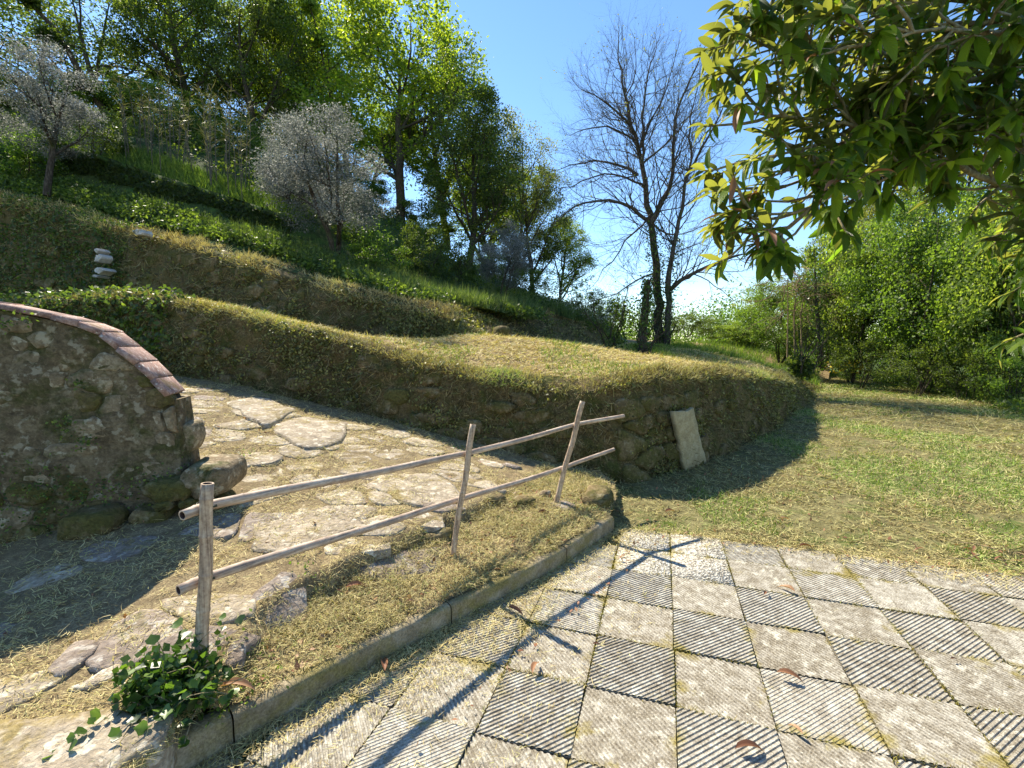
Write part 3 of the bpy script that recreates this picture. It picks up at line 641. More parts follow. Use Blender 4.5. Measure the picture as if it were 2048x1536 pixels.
# ================================================================ PAVED TERRACE : grooved concrete slabs
pav = empty('paving', (0, 0, 0)); pav['kind'] = 'structure'
TS = .4; TA = math.radians(-18.102); TO = np.array([3.0662397, 8.62174146]) * TS
def tcorner(i, j): c, s = math.cos(TA), math.sin(TA); return TO + TS * np.array([c * i + s * j, s * i - c * j])
def clip(poly, n, c):
    out = []
    for a in range(len(poly)):
        A0, B0 = poly[a], poly[(a + 1) % len(poly)]; fa, fb = A0 @ n - c, B0 @ n - c
        if fa <= 0: out.append(A0)
        if fa * fb < 0: out.append(A0 + (B0 - A0) * fa / (fa - fb))
    return out
def tile_meshes(h=.197, nrid=28, dep=.0085):
    D = unit(np.array([1., -1.])); n = np.array([D[1] * -1, D[0]]); sq = [np.array(q) * h for q in ((-1., -1.), (1., -1.), (1., 1.), (-1., 1.))]
    half = h * math.sqrt(2) * .985; pitch = 2 * half / nrid; V = []; F = []; Z = []
    prof = [0, .16, .52, .68, 1.]
    zz = [-dep, 0, 0, -dep, -dep]
    for r in range(nrid):
        for q in range(4):
            a = -half + (r + prof[q]) * pitch; b = -half + (r + prof[q + 1]) * pitch
            p = clip(clip(sq, n, b), -n, -a)
            if len(p) < 3: continue
            i0 = len(V)
            for pt in p:
                t = (pt @ n - a) / (b - a); V.append([pt[0], pt[1], zz[q] * (1 - t) + zz[q + 1] * t])
            F.append(list(range(i0, i0 + len(p))))
    i0 = len(V)   # slab body under the ridges
    for z in (-dep - .0005, -.05):
        for q in sq: V.append([q[0], q[1], z])
    F += [[i0 + 4, i0 + 7, i0 + 6, i0 + 5]] + [[i0 + k, i0 + 4 + k, i0 + 4 + (k + 1) % 4, i0 + (k + 1) % 4] for k in range(4)]
    by = {}
    for f in F: by.setdefault(len(f), []).append(f)
    def mk(mat): return mesh('paving_tile', V, [np.array(x) for x in by.values()], mat)
    return mk(MAT['tile'])
T_rib = tile_meshes(dep=.005); T_worn = tile_meshes(dep=.0028, nrid=34); T_agg = box_mesh('paving_tile', .394, .394, .05, MAT['agg'], .004, jit=.001)
rt = np.random.default_rng(3)
KBc = KB
for i in range(-9, 13):
    for j in range(-2, 14):
        c = (tcorner(i, j) + tcorner(i + 1, j + 1)) / 2
        if j < -1 and i < 9: continue
        if j == -1 and i < -1: continue
        if j == 0 and i < -2: continue
        if c[1] < -.7 or c[0] > 6.6 or c[1] > 4.3: continue
        d, bx, by = seg_near(np.array([c[0]]), np.array([c[1]]), KBc, False)
        left = (c[0] < np.interp(c[1], KBc[:, 1], KBc[:, 0]))
        if left and d[0] > .12: continue
        if c[1] < KBc[0, 1] and c[0] < KBc[0, 0] - .1: continue
        agg = (i, j) in ((0, 0), (0, -1), (-1, 0), (-1, -1), (-1, 1)) and (i, j) != (-1, 1)
        odd = (i + j) % 2
        me = T_agg if agg else (T_worn if (not odd and rt.random() < .5) else T_rib)
        if (i, j) in ((1, -1), (2, 0), (3, -1), (5, -1), (1, 3)): me = T_worn
        z = -.0255 + rt.uniform(-.003, .003) if agg else rt.uniform(-.006, .005)
        put('paving_tile', me, pav, (c[0] + rt.normal(0, .0015), c[1] + rt.normal(0, .0015), z), (rt.normal(0, .005), rt.normal(0, .005), TA + (0 if odd else math.pi / 2) + rt.normal(0, .009)))
# ---------------------------------------------------------------- kerb
kerb = empty('concrete_kerb', (KB[4][0], KB[4][1], 0), 'curved mossy concrete kerb between the grooved slabs and the planting bed', 'kerb')
RK, sk = resample(np.column_stack([KB[:, 0], KB[:, 1], np.r_[.16, .14, .115, .115, .115, .115, .115, .115, .12, .125]]), .05)
for _ in range(3): RK[1:-1] = (RK[:-2] + 2 * RK[1:-1] + RK[2:]) / 4
TK = unit(np.gradient(RK[:, :2], axis=0)); NK = np.stack([-TK[:, 1], TK[:, 0]], 1)   # to the bed side
jn = [0] + [int(np.argmin(np.hypot(RK[:, 0] - q[0], RK[:, 1] - q[1]))) for q in (KB[2] - [.02, .03], KB[6], KB[8])] + [len(RK) - 1]
def kerb_profile(i, h, e=0):
    p = RK[i]; n = NK[i]; P = []
    for o, z in ((0, -.08), (0, h - .02), (.008, h - .006), (.022, h), (.068, h + .004), (.082, h - .006), (.085, -.08)):
        w1 = .004 * fbm(p[0] * 9 + o * 40, p[1] * 9, z * 9); P.append([p[0] + n[0] * (o + w1), p[1] + n[1] * (o + w1), z + (.008 * fbm(p[0] * 5, p[1] * 5 + o * 9) if z > 0 else 0)])
    return P
for a, b in zip(jn[:-1], jn[1:]):
    idxs = list(range(a, b + 1)); V = []
    for k, i in enumerate(idxs):
        P = np.array(kerb_profile(i, RK[i, 2]))
        if k == 0 and a > 0: P[:, :2] += TK[i] * .006
        V.append(P)
    V = np.array(V); n, m_ = V.shape[:2]; idx = np.arange(n * m_).reshape(n, m_)
    Q = np.stack([idx[:-1, :-1], idx[1:, :-1], idx[1:, 1:], idx[:-1, 1:]], -1).reshape(-1, 4)[:, ::-1]
    me = mesh('kerb_segment', V.reshape(-1, 3) - np.array(kerb.location), [Q, idx[0][None], idx[-1][None][:, ::-1]], MAT['kerb'])
    put('kerb_segment', me, kerb)

# ================================================================ BAMBOO RAIL
p2x = np.array([-.297, 3.104, .843]); p3x = np.array([.571, 4.042, .884])
fence = empty('bamboo_rail', (-.3, 3.0, .2), 'low bamboo fence of three leaning posts and two long rails tied with wire', 'fence')
fl = np.array(fence.location)
def pole(name, P, r0, r1, nodes, rng, bow=.01, hollow=True, sides=14):
    P = np.array(P, float) - fl; L = np.linalg.norm(P[-1] - P[0]); n = max(12, int(L / .035)); t = np.linspace(0, 1, n)
    dd = np.r_[0, np.cumsum(np.linalg.norm(np.diff(P, axis=0), axis=1))]; dd /= dd[-1]
    C_ = np.stack([np.interp(t, dd, P[:, k]) for k in range(3)], 1); C_[:, 2] += bow * np.sin(t * 3.14) + .004 * np.sin(t * 17)
    C_[:, 0] += .004 * np.sin(t * 11 + 1); ts = []; 
    nd = np.arange(rng.uniform(.03, .12), L, nodes) / L
    for q in nd: ts += [q - .006 / L, q, q + .006 / L]
    tt = np.unique(np.clip(np.r_[t, ts], 0, 1)); C2 = np.stack([np.interp(tt, t, C_[:, k]) for k in range(3)], 1)
    R_ = r0 + (r1 - r0) * tt; 
    for q in nd: R_ = R_ * (1 + .11 * np.exp(-((tt - q) * L / .005) ** 2))
    b = Bag(); tube(b, C2, R_, sides); V = np.concatenate(b.V); Q = np.concatenate(b.Q); ns = sides; e = []
    mi = [0] * len(Q); fs = [Q]; T = []
    for end, sgn in ((0, 1), (len(C2) - 1, -1)):      # hollow ends: rim ring then recessed dark disc
        ring = V[end * ns:(end + 1) * ns]; c = C2[end]; ax = unit(C2[1] - C2[0]) if end == 0 else unit(C2[-1] - C2[-2])
        i0 = len(V); inn = c + (ring - c) * .72; deep = inn + ax * .03 * sgn; V = np.vstack([V, inn, deep]); k = np.arange(ns); k2 = (k + 1) % ns
        o = end * ns; q1 = np.stack([o + k, o + k2, i0 + k2, i0 + k], 1); q2 = np.stack([i0 + k, i0 + k2, i0 + ns + k2, i0 + ns + k], 1)
        if sgn > 0: q1, q2 = q1[:, ::-1], q2[:, ::-1]
        fs += [q1, q2]; mi += [0] * ns + [1] * ns; T.append((np.arange(ns) + i0 + ns)[::sgn])
    Tf = np.array(T); fs2 = [np.concatenate(fs), Tf]; mi += [1, 1]
    return put(name, mesh(name, V, fs2, [MAT['bamboo_rail' if name == 'rail' else 'bamboo'], MAT['dark']], smooth=True, mi=mi), fence)
rb = np.random.default_rng(2)
# rails: through the crossings with post two and three
l1 = at(363, 1031, 1.83); x1 = at(412, 1013, 1.93); r1_ = at(1248, 831, 4.36)
pole('rail', [l1, x1, p2x + [0, .03, 0], p3x + [0, .03, 0], r1_], .0215, .0175, .19, rb)
l2 = at(355, 1181, 1.84); x2 = at(408, 1158, 1.93); m2 = at(917, 1003, 3.13); n2 = at(1128, 937, 4.09); r2_ = at(1228, 898, 4.52)
pole('rail', [l2, x2, m2, n2, r2_], .0225, .0175, .2, rb)
def post(t, b, r0, r1): return pole('post', [b, t], r0, r1, .16, rb, bow=0)
T1p, B1 = at(416, 965, 1.89), at(396, 1345, 1.84); B1[2] = .12
T2p, B2 = at(947, 848, 3.07), at(901, 1112, 3.03); T3p, B3 = at(1166, 802, 4.01), at(1110, 995, 4.02)
posts = [post(T1p, B1 - [0, 0, .06], .026, .0245), post(T2p, B2 - [0, 0, .08], .0195, .021), post(T3p, B3 - [0, 0, .08], .0225, .0235)]
def tie(P, n, rad):
    b = Bag()
    for k in range(3):
        a = np.linspace(0, 6.283, 15); ax = unit(np.array([.25 * (k - 1), .15, 1.])); X = unit(np.cross(ax, [0, 1, .1])); Y = np.cross(ax, X)
        C_ = P + (X[None] * np.cos(a)[:, None] * rad * 1.15 + Y[None] * np.sin(a)[:, None] * (rad + .018)) + ax * (.006 * (k - 1)) + np.array([0, .012, 0])
        tube(b, C_ - fl, .0026, 4)
    e = np.stack([P + [.0, -.02, -.01], P + [.02, -.035, -.03], P + [.015, -.03, -.055]]); tube(b, e - fl, .0013, 4)
    put('wire_tie', b.mesh('wire_tie', MAT['wire']), fence)
for P, r_ in ((x1, .034), (x2, .034), (p2x, .027), (m2, .027), (p3x, .029), (n2, .029)): tie(np.array(P) + [0, .0, 0], 3, r_)

# ================================================================ FLAGSTONES of the path
def plate(poly, h, zf, rng, mat, name='flagstone', parent=None, thick=.06, n=14, tilt=None, label=None):
    c = poly.mean(0); P = poly - c; d = np.r_[0, np.cumsum(np.linalg.norm(np.diff(np.vstack([P, P[:1]]), axis=0), axis=1))]
    t = (np.arange(n) / n) * d[-1]; X = np.interp(t, d, np.r_[P[:, 0], P[0, 0]]); Y = np.interp(t, d, np.r_[P[:, 1], P[0, 1]])
    sm = 4 if n < 18 else 14; X = (np.roll(X, 1) + sm * X + np.roll(X, -1)) / (sm + 2); Y = (np.roll(Y, 1) + sm * Y + np.roll(Y, -1)) / (sm + 2)
    k = 1 + rng.normal(0, .06, n); X *= k; Y *= k; zc = float(zf(c[0], c[1])); V = []
    zc_ = float(zf(c[0], c[1])); gx = (zf(c[0] + .12, c[1]) - zf(c[0] - .12, c[1])) / .24; gy = (zf(c[0], c[1] + .12) - zf(c[0], c[1] - .12)) / .24
    if tilt is not None: gx, gy = tilt
    for sc, dz in ((1.0, -thick), (1.0, h * .7), (.93, h), (.5, h + .004)):
        x, y = X * sc, Y * sc; V.append(np.stack([x, y, gx * x + gy * y + dz + rng.normal(0, .003, n) * (dz > 0)], 1))
    V = np.vstack(V + [[[0, 0, h + .003]]]); i = np.arange(n); j = (i + 1) % n
    Q = np.vstack([np.stack([r_ * n + i, r_ * n + j, (r_ + 1) * n + j, (r_ + 1) * n + i], 1) for r_ in range(3)]); T = np.stack([3 * n + i, 3 * n + j, np.full(n, 4 * n)], 1)
    a2 = np.sum(X * np.roll(Y, -1) - np.roll(X, -1) * Y)
    if a2 < 0: Q = Q[:, ::-1]; T = T[:, ::-1]
    o = put(name, mesh(name, V, [Q, T], mat, smooth=False), parent, (c[0], c[1], zc_)); 
    if label: o['label'] = label
    return o
path = bpy.data.objects['path_ground']
rf = np.random.default_rng(21)
cand = []
x0, x1_ = -4.6, .9
yy = .9; row = 0
while yy < 6.6:
    xx = x0
    while xx < x1_:
        cand.append((xx + rf.uniform(-.12, .12), yy + rf.uniform(-.09, .09))); xx += .44 * rf.uniform(.6, 1.4)
    yy += .27; row += 1
nfl = 0
for poly in vor_cells(cand, (-4.8, .7, 1.0, 6.8), 1.35):
    c = poly.mean(0)
    if not inpoly(c[0], c[1], PATHPOLY): continue
    sd = float(side(c[0], c[1])); 
    if sd < .12: continue
    dA = np.dot(c - KC, np.array([-.286, -.958]));   # distance in front of the wall
    if dA < .45: continue
    # stay clear of the garden wall footprint
    sB = (c - FB) @ DB; yB = (c - FB) @ NB
    if sB > -.35 and -.25 < yB < .6: continue
    if yB > .3 and sB > 1.2: continue
    front = c[1] < 2.9 and c[0] < -1.25
    pr = .93 if not front else .36
    pr *= np.clip(1.25 - max(0, 1.0 - dA) * .9, 0, 1)
    if rf.random() > pr: continue
    sh = rf.uniform(.80, 1.0); q = c + (poly - c) * sh
    plate(q, rf.uniform(-.004, .012), zPath, rf, MAT['flag' if rf.random() < (.8 if not front else .25) else 'flag_dark'], parent=path); nfl += 1  # shaded front part gets mostly the darker stone, shade put into the colour
def pxpoly(L, z): return np.array([gz(u, v, z)[:2] for u, v in L])
for L, z, h, th, mt, lb in [
    ([(-60, 1430), (180, 1425), (330, 1440), (345, 1475), (260, 1520), (150, 1600), (-80, 1600)], .25, .035, .16, 'flag', 'large pale edge slab at the foot of the ivy'),
    ([(95, 1340), (150, 1285), (205, 1290), (185, 1315), (110, 1360)], .24, .02, .05, 'flag_dark', 'dark grey flagstone in the dry grass'),
    ([(140, 1370), (235, 1330), (262, 1340), (170, 1375)], .24, .015, .05, 'flag', None),
    ([(475, 1205), (560, 1152), (612, 1150), (610, 1185), (540, 1210), (500, 1225)], .31, .03, .14, 'flag_dark', 'brown slab end on the edge of the bed'),
    ([(712, 1102), (790, 1075), (860, 1062), (905, 1050), (880, 1085), (800, 1112), (740, 1116)], .33, .03, .06, 'flag_dark', 'overhanging slab under the grass of the bed edge'),
    ([(452, 870), (520, 855), (600, 868), (560, 888), (530, 900)], .47, .035, .14, 'flag', 'raised flagstone with a dark front edge'),
    ([(540, 905), (600, 880), (690, 878), (700, 900), (640, 925), (590, 925)], .44, .035, .14, 'flag', 'second raised flagstone with a dark front edge'),
    ([(500, 1095), (520, 1040), (620, 1010), (715, 1015), (725, 1045), (640, 1085), (560, 1105)], .36, .014, .06, 'flag', 'widest pale flagstone of the path'),
    ([(735, 985), (790, 955), (900, 960), (930, 985), (860, 1010), (780, 1005)], .36, .012, .06, 'flag', None)]:
    plate(pxpoly(L, z), h, zPath, rf, MAT[mt], parent=path, thick=th, n=18, label=lb)
def boulder(u, v, z, wd, dp, hg, mt, label, cat='stone', rz=0., D=None, group=None, squash=.7):
    P = gz(u, v, z) if z < .9 else at(u, v, 10.6); n1, n2_ = 11, 7; th = np.linspace(0, math.pi, n2_)[:, None]; ph = np.arange(n1)[None] * 2 * math.pi / n1
    X, Y, Z = np.sin(th) * np.cos(ph), np.sin(th) * np.sin(ph), np.cos(th) + 0 * ph
    k = (np.abs(X) ** 6 + np.abs(Y) ** 6 + np.abs(Z) ** 6) ** (-1 / 6); s_ = rf.uniform(0, 50); k = k * (1 + .5 * fbm(X * 1.6 + s_, Y * 1.6, Z * 1.6))
    V = np.stack([X * k * wd / 2, Y * k * dp / 2, Z * k * hg / 2], -1).reshape(-1, 3); idx = np.arange(n1 * n2_).reshape(n2_, n1)
    Q = np.stack([idx[:-1], np.roll(idx, -1, 1)[:-1], np.roll(idx, -1, 1)[1:], idx[1:]], -1).reshape(-1, 4)[:, ::-1]
    return put('stone', mesh('stone', V, [Q], MAT[mt], smooth=False), None, P, (rf.normal(0, .1), rf.normal(0, .1), rz), label=label, category=cat) if False else tag(put('stone', mesh('stone', V, [Q], MAT[mt]), None, P, (rf.normal(0, .08), rf.normal(0, .08), rz)), label, cat, group)
boulder(1195, 1000, .16, .26, .40, .20, 'stone_moss', 'mossy square block at the corner of the bed, above the kerb end', rz=-.3)
boulder(1126, 1014, .17, .16, .22, .07, 'flag_dark', 'flat pointed stone at the foot of the right post', rz=.6)
boulder(1048, 1008, .20, .20, .16, .13, 'stone_moss', 'brown lump of stone in the bed left of the right post', rz=.2)
boulder(985, 1005, .22, .22, .14, .13, 'stone_moss', 'brown stone half under the path edge, below the lower rail', rz=.3)
boulder(870, 1085, .18, .24, .12, .18, 'stone_moss', 'dark stone just left of the foot of the middle post', rz=.3)
boulder(1020, 935, .26, .22, .10, .07, 'flag_dark', 'thin slab stone sunk between the two rails near the wall', rz=-.5)
boulder(435, 1262, .2, .12, .14, .12, 'flag_dark', 'rough grey-brown stone just right of the left post above the ivy', rz=.4)
boulder(1090, 990, .22, .10, .08, .08, 'stone', 'small round stone beside the foot of the right post', rz=.4)
boulder(1003, 668, 1.0, .36, .3, .36, 'stone_moss', 'stone lying in the mown grass of the upper bank', rz=.2)
# leaning limestone slab
tp = [at(1347, 826, 5.62), at(1378, 814, 5.64)]
slab = empty('stone_slab', gz(1382, 940, 0), 'pale broken limestone slab leaning against the mossy wall', 'slab')
sb_ = np.array(slab.location); BL, BR, TR, TL = gz(1363, 942, -.02), gz(1406, 926, -.02), at(1379, 816, 5.83), at(1339, 822, 5.66)
outl = []
for a, b, n in ((BL, BR, 4), (BR, TR, 10), (TR, TL, 6), (TL, BL, 10)):
    for k in range(n): outl.append(a + (b - a) * k / n)
outl = np.array(outl); nn = unit(np.cross(BR - BL, TL - BL)); nn = nn if nn[1] < 0 else -nn; cen = outl.mean(0)
fr = outl + (unit(outl - cen) * rf.normal(0, .012, (len(outl), 1))); i_ = 16; fr[14:18] += (cen - fr[14:18]) * np.array([.0, .10, .07, .02])[:, None]
V = np.vstack([fr + nn * .045, fr * .985 + cen * .015 + nn * .055, cen + (fr - cen) * .5 + nn * .057, [cen + nn * .056], fr - nn * .0]) - sb_; n = len(fr); i = np.arange(n); j = (i + 1) % n
Q = np.vstack([np.stack([a * n + i, a * n + j, b * n + j, b * n + i], 1) for a, b in ((0, 1), (1, 2))] + [np.stack([3 * n + 1 + i, 3 * n + 1 + j, j, i], 1)])
T = np.stack([2 * n + i, 2 * n + j, np.full(n, 3 * n)], 1)
put('slab_body', mesh('slab_body', V, [Q, T, (np.arange(n) + 3 * n + 1)[None, ::-1]], MAT['slab']), slab)

# ================================================================ GROUND LITTER (cut grass, dry blades): uncountable
def sample_poly(poly, n, rng, d0=1.2, pw=2.0, d1=40):
    """random ground points, thinning with distance"""
    poly = np.asarray(poly, float); x0, y0 = poly.min(0); x1, y1 = poly.max(0); out = []; c = 0
    while c < n:
        x = rng.uniform(x0, x1, 300000); y = rng.uniform(y0, y1, 300000); d = np.maximum(np.hypot(x, y), d0)
        k = (rng.random(len(x)) < (d0 / d) ** pw) & inpoly(x, y, poly) & (d < d1); o = np.stack([x[k], y[k]], 1); out.append(o); c += len(o)
    return np.concatenate(out)[:n]
def flat_blades(name, XY, zf, ln, wd, mat, rng, lift=.006, tiltsd=.25, parent=None, grow=.18, lbl=None, cat=None, patch=None, up=0.):
    x, y = XY[:, 0], XY[:, 1]; z = zf(x, y); d = np.hypot(x, y); P = np.stack([x, y, z + rng.uniform(.0, lift, len(x)) * (1 + .1 * d)], 1)
    a = rng.uniform(0, 6.283, len(x)); D = np.stack([np.cos(a), np.sin(a), rng.normal(up, tiltsd, len(x))], 1)
    g = 1 + grow * np.maximum(0, d - 2); V, Q, T = blades(P, D, ln * rng.uniform(.5, 1.6, len(x)) * g, wd * g * rng.uniform(.6, 1.4, len(x)), rng, N=np.array([0, 0, 1.]) + rng.normal(0, .35, (len(x), 3)), bend=.9)
    r = np.repeat(np.clip(rng.random(len(x)), 0, 1), 5)
    if patch is not None: r = np.repeat(np.clip(rng.random(len(x)) * .8 + patch(x, y), 0, 1), 5)
    o = put(name, mesh(name, V, [Q, T], mat, r), parent, kind='stuff'); return tag(o, lbl, cat)
rl = np.random.default_rng(31)
gpatch = lambda x, y: np.clip(fbm(x * .9 + 4, y * .9, o=4) * 1.6 - .14, -.14, .42)
XY = sample_poly(PATHPOLY, 130000, rl, 1.3, 1.7); s_ = side(XY[:, 0], XY[:, 1])
keep = (rl.random(len(XY)) < np.clip(.72 + fbm(XY[:, 0] * 3.3, XY[:, 1] * 3.3, o=3) * 2.4, .08, 1)) | (s_ < .05)
flat_blades('straw_litter', XY[keep], lambda x, y: zPath(x, y) + .004, .032, .0024, MAT['straw'], rl, .016, .3, lbl='dry cut grass strewn over the path and the bed', cat='dry grass')
BEDP = np.vstack([KBIN, [[1.0, 4.5], [1.0, 5.0]], EDGE[::-1]])
XY = sample_poly(BEDP, 60000, rl, 1.5, 1.5); XY = XY[rl.random(len(XY)) < np.clip(.75 + 1.6 * fbm(XY[:, 0] * 4, XY[:, 1] * 4, o=3), .1, 1)]
flat_blades('bed_litter', XY, lambda x, y: zPath(x, y) + .005, .034, .0024, MAT['bedstraw'], rl, .026, .42, lbl='matted cut grass covering the planting bed behind the kerb', cat='dry grass')
LAWNP = [(.95, 3.85), (1.36, 3.79), (5.5, 2.42), (9, 1.6), (15, 6), (20, 14), (24, 26), (14, 26), (9.6, 16), (5, 9.4), (2.2, 6.0), (1.0, 5.4)]
XY = sample_poly(LAWNP, 150000, rl, 3.6, 1.6); XY = XY[rl.random(len(XY)) < np.clip(.8 + 1.5 * fbm(XY[:, 0] * 3, XY[:, 1] * 3 + 9, o=4), .12, 1)]
flat_blades('lawn_litter', XY, zLawn, .040, .0042, MAT['straw_g'], rl, .014, .25, lbl='mown grass clippings lying all over the lawn', cat='grass', patch=gpatch, grow=.14)
XY = sample_poly(LAWNP, 80000, rl, 3.6, 1.5); k = fbm(XY[:, 0] * .9 + 4, XY[:, 1] * .9, o=4) + .4 * fbm(XY[:, 0] * 5, XY[:, 1] * 5) > .08
XY = XY[k]; a = rl.normal(0, .5, (len(XY), 3)); a[:, 2] = 1; P = np.column_stack([XY, zLawn(XY[:, 0], XY[:, 1])]); dd = np.hypot(XY[:, 0], XY[:, 1])
V, Q, T = blades(P, a, .035 * rl.uniform(.5, 1.5, len(P)) * (1 + .04 * dd), .004 * (1 + .16 * (dd - 3)), rl, bend=1.)
tag(put('lawn_grass', mesh('lawn_grass', V, [Q, T], MAT['grass'], np.repeat(rl.random(len(P)), 5)), kind='stuff'), 'short green grass growing in patches on the lawn', 'grass')
# litter creeping over the slabs
EDG = []
XY = sample_poly([(-1.6, .4), (-.3, 1.2), (.9, 2.6), (1.25, 3.6), (5.2, 2.2), (5.4, 2.9), (1.2, 4.1), (.8, 3.9), (-1.3, 1.6)], 120000, rl, 1.2, 1.2)
dk, _, _ = seg_near(XY[:, 0], XY[:, 1], KB, False); LE = np.array([(.9, 3.9), (1.36, 3.81), (2.5, 3.43), (3.64, 3.06), (6.5, 2.12)]); dl, _, _ = seg_near(XY[:, 0], XY[:, 1], LE, False)
inb = inpoly(XY[:, 0], XY[:, 1], np.vstack([KB, [[1.1, 4.4], [8, 4.4], [8, -2], [-2, -2]]]))
pk = np.maximum(np.exp(-dk / (.085 * (1 + 1.6 * np.clip(fbm(XY[:, 0] * 2.3, XY[:, 1] * 2.3) + .2, 0, 1)))), np.exp(-dl / (.05 * (1 + 5 * np.clip(fbm(XY[:, 0] * 3 + 5, XY[:, 1] * 3, o=3), 0, 1)))) * .6) + .018
XY = XY[inb & (rl.random(len(XY)) < pk)]
flat_blades('slab_litter', XY, lambda x, y: 0 * x + .002, .03, .0024, MAT['straw'], rl, .012, .22, lbl='cut grass blown over the slabs along the kerb and lawn edge', cat='dry grass')
# moss and grass in the joints between slabs
J = []
for i in range(-5, 12):
    for j in range(-1, 12):
        for (e0, e1) in (((i, j), (i + 1, j)), ((i, j), (i, j + 1))):
            a, b = tcorner(*e0), tcorner(*e1); m_ = (a + b) / 2
            if m_[1] < .9 or m_[1] > 4.0 or m_[0] > 5.5: continue
            q = np.clip(.28 + fbm(m_[0] * 1.3 + 7, m_[1] * 1.3) * 1.8, .05, 1) * (1.4 if m_[0] < 1 else .8)
            n = int(120 * q); t = rl.random(n)[:, None]; J.append(a + (b - a) * t + rl.normal(0, .0055, (n, 2)))
J = np.concatenate(J); J = J[inpoly(J[:, 0], J[:, 1], np.vstack([KB, [[1.1, 4.4], [8, 4.4], [8, -2], [-2, -2]]]))]
D = rl.normal(0, .7, (len(J), 3)); D[:, 2] = .8
V, Q, T = blades(np.column_stack([J, np.full(len(J), -.004)]), D, .016 * rl.uniform(.5, 1.6, len(J)), .0035, rl, bend=1)
MAT['moss'] = leaf_mat('joint_moss', [(0, (.12, .10, .02)), (.6, (.32, .25, .05)), (1, (.25, .27, .06))], .25, 1.2, .8)
tag(put('joint_moss', mesh('joint_moss', V, [Q, T], MAT['moss'], np.repeat(rl.random(len(J)), 5)), kind='stuff'), 'yellow-green moss growing in the joints between the slabs', 'moss')
# terraces
TP = np.vstack([Ain[2:], [[11.5, 17.5], [9, 24], [4.6, 19.6]], Cl[::-1, :2]])
def sampT(n, d0, pw): 
    XY = sample_poly(TP, n, rl, d0, pw, 30); return XY
XY = sampT(60000, 5., 1.5)
flat_blades('terrace_litter', XY, zT1, .05, .006, MAT['straw'], rl, .014, .2, lbl='straw-coloured mown grass on the first terrace', cat='dry grass', grow=.13)
XY = sampT(26000, 5., 1.5); k = fbm(XY[:, 0] * 1.1 + 9, XY[:, 1] * 1.1, o=4) > .10; XY = XY[k]; P = np.column_stack([XY, zT1(XY[:, 0], XY[:, 1])]); a = rl.normal(0, .5, (len(XY), 3)); a[:, 2] = 1; dd = np.hypot(XY[:, 0], XY[:, 1])
V, Q, T = blades(P, a, .05 * rl.uniform(.5, 1.5, len(P)) * (1 + .03 * dd), .006 * (1 + .12 * (dd - 3)), rl, bend=1.)
tag(put('terrace_grass', mesh('terrace_grass', V, [Q, T], MAT['grass'], np.repeat(rl.random(len(P)), 5)), kind='stuff'), 'green tufts among the straw of the first terrace', 'grass')
# hanging grass, weeds and moss on the wall faces
def dress(wall, V, n, ln, wd, rng, nhf, lipmat, facemat, leafmat, nleaf, ls, name=''):
    nr_ = V.shape[0]
    P, N_, i = sample_face(V, n, rng, (int(nhf * .92), nr_ - 1)); k = dens_keep(P, rng, 6, 1.1, 3., .5); P, N_, i = P[k], N_[k], i[k]
    D = N_ * .7 + rng.normal(0, .65, P.shape); d = np.hypot(P[:, 0], P[:, 1])[:, None]
    V1, Q1, T1 = blades(P, D, ln * rng.uniform(.5, 1.5, len(P)) * (1 + .08 * d[:, 0]), wd * (1 + .13 * d[:, 0]), rng, bend=1.2)
    put('cut_grass', mesh('cut_grass', V1 - np.array(wall.location), [Q1, T1], lipmat, np.repeat(np.clip(rng.random(len(P)) * .72 + np.clip(fbm(P[:, 0] * .8, P[:, 1] * .8 + 3) * .9 - .12, -.12, .4), 0, 1), 5)), wall, kind='stuff')
    P, N_, i = sample_face(V, int(min(n, 55000) * .8), rng, (0, int(nhf * .97))); k = dens_keep(P, rng, 6, 1.1, 13., .35, 2.); P, N_ = P[k], N_[k]
    D = N_ * .45 + rng.normal(0, .75, P.shape) + np.array([0, 0, -.5]); d = np.hypot(P[:, 0], P[:, 1])[:, None]
    V1, Q1, T1 = blades(P, D, ln * 1.5 * rng.uniform(.5, 1.6, len(P)) * (1 + .07 * d[:, 0]), wd * 1.15 * (1 + .13 * d[:, 0]), rng, bend=1.2)
    put('hanging_grass', mesh('hanging_grass', V1 - np.array(wall.location), [Q1, T1], facemat, np.repeat(rng.random(len(P)), 5)), wall, kind='stuff')
    P, N_, i = sample_face(V, nleaf * 3, rng, (1, int(nhf * 1.0))); q = fbm(P[:, 0] * 1.7 + 31, P[:, 1] * 1.7, P[:, 2] * 2.2, 4); k = (q + rng.normal(0, .12, len(q)) > .12) & dens_keep(P, rng, 6, 1., 23., .6); P, N_ = P[k], N_[k]
    V1, Q1 = leaf_quads(P + N_ * rng.uniform(.0, .07, (len(P), 1)), ls * (1 + .07 * np.hypot(P[:, 0], P[:, 1])) * rng.uniform(.6, 1.4, len(P)), rng, .7, N=N_ + rng.normal(0, .5, P.shape))
    put('wall_weeds', mesh('wall_weeds', V1 - np.array(wall.location), [Q1], leafmat, np.repeat(rng.random(len(P)), 4)), wall, kind='stuff')
MAT['deadhang'] = leaf_mat('hanging_dead_grass', [(0, (.05, .036, .015)), (.5, (.15, .115, .05)), (.85, (.42, .34, .17)), (1, (.14, .19, .045))], .2, 1.2, .8)
rd = np.random.default_rng(77)
dress(wallA, VA, 60000, .04, .0042, rd, nhA, MAT['straw_g'], MAT['deadhang'], MAT['wallweed'], 40000, .026)
dress(wallC, VC, 95000, .05, .005, rd, nhC, MAT['straw'], MAT['deadhang'], MAT['wallweed'], 40000, .034)
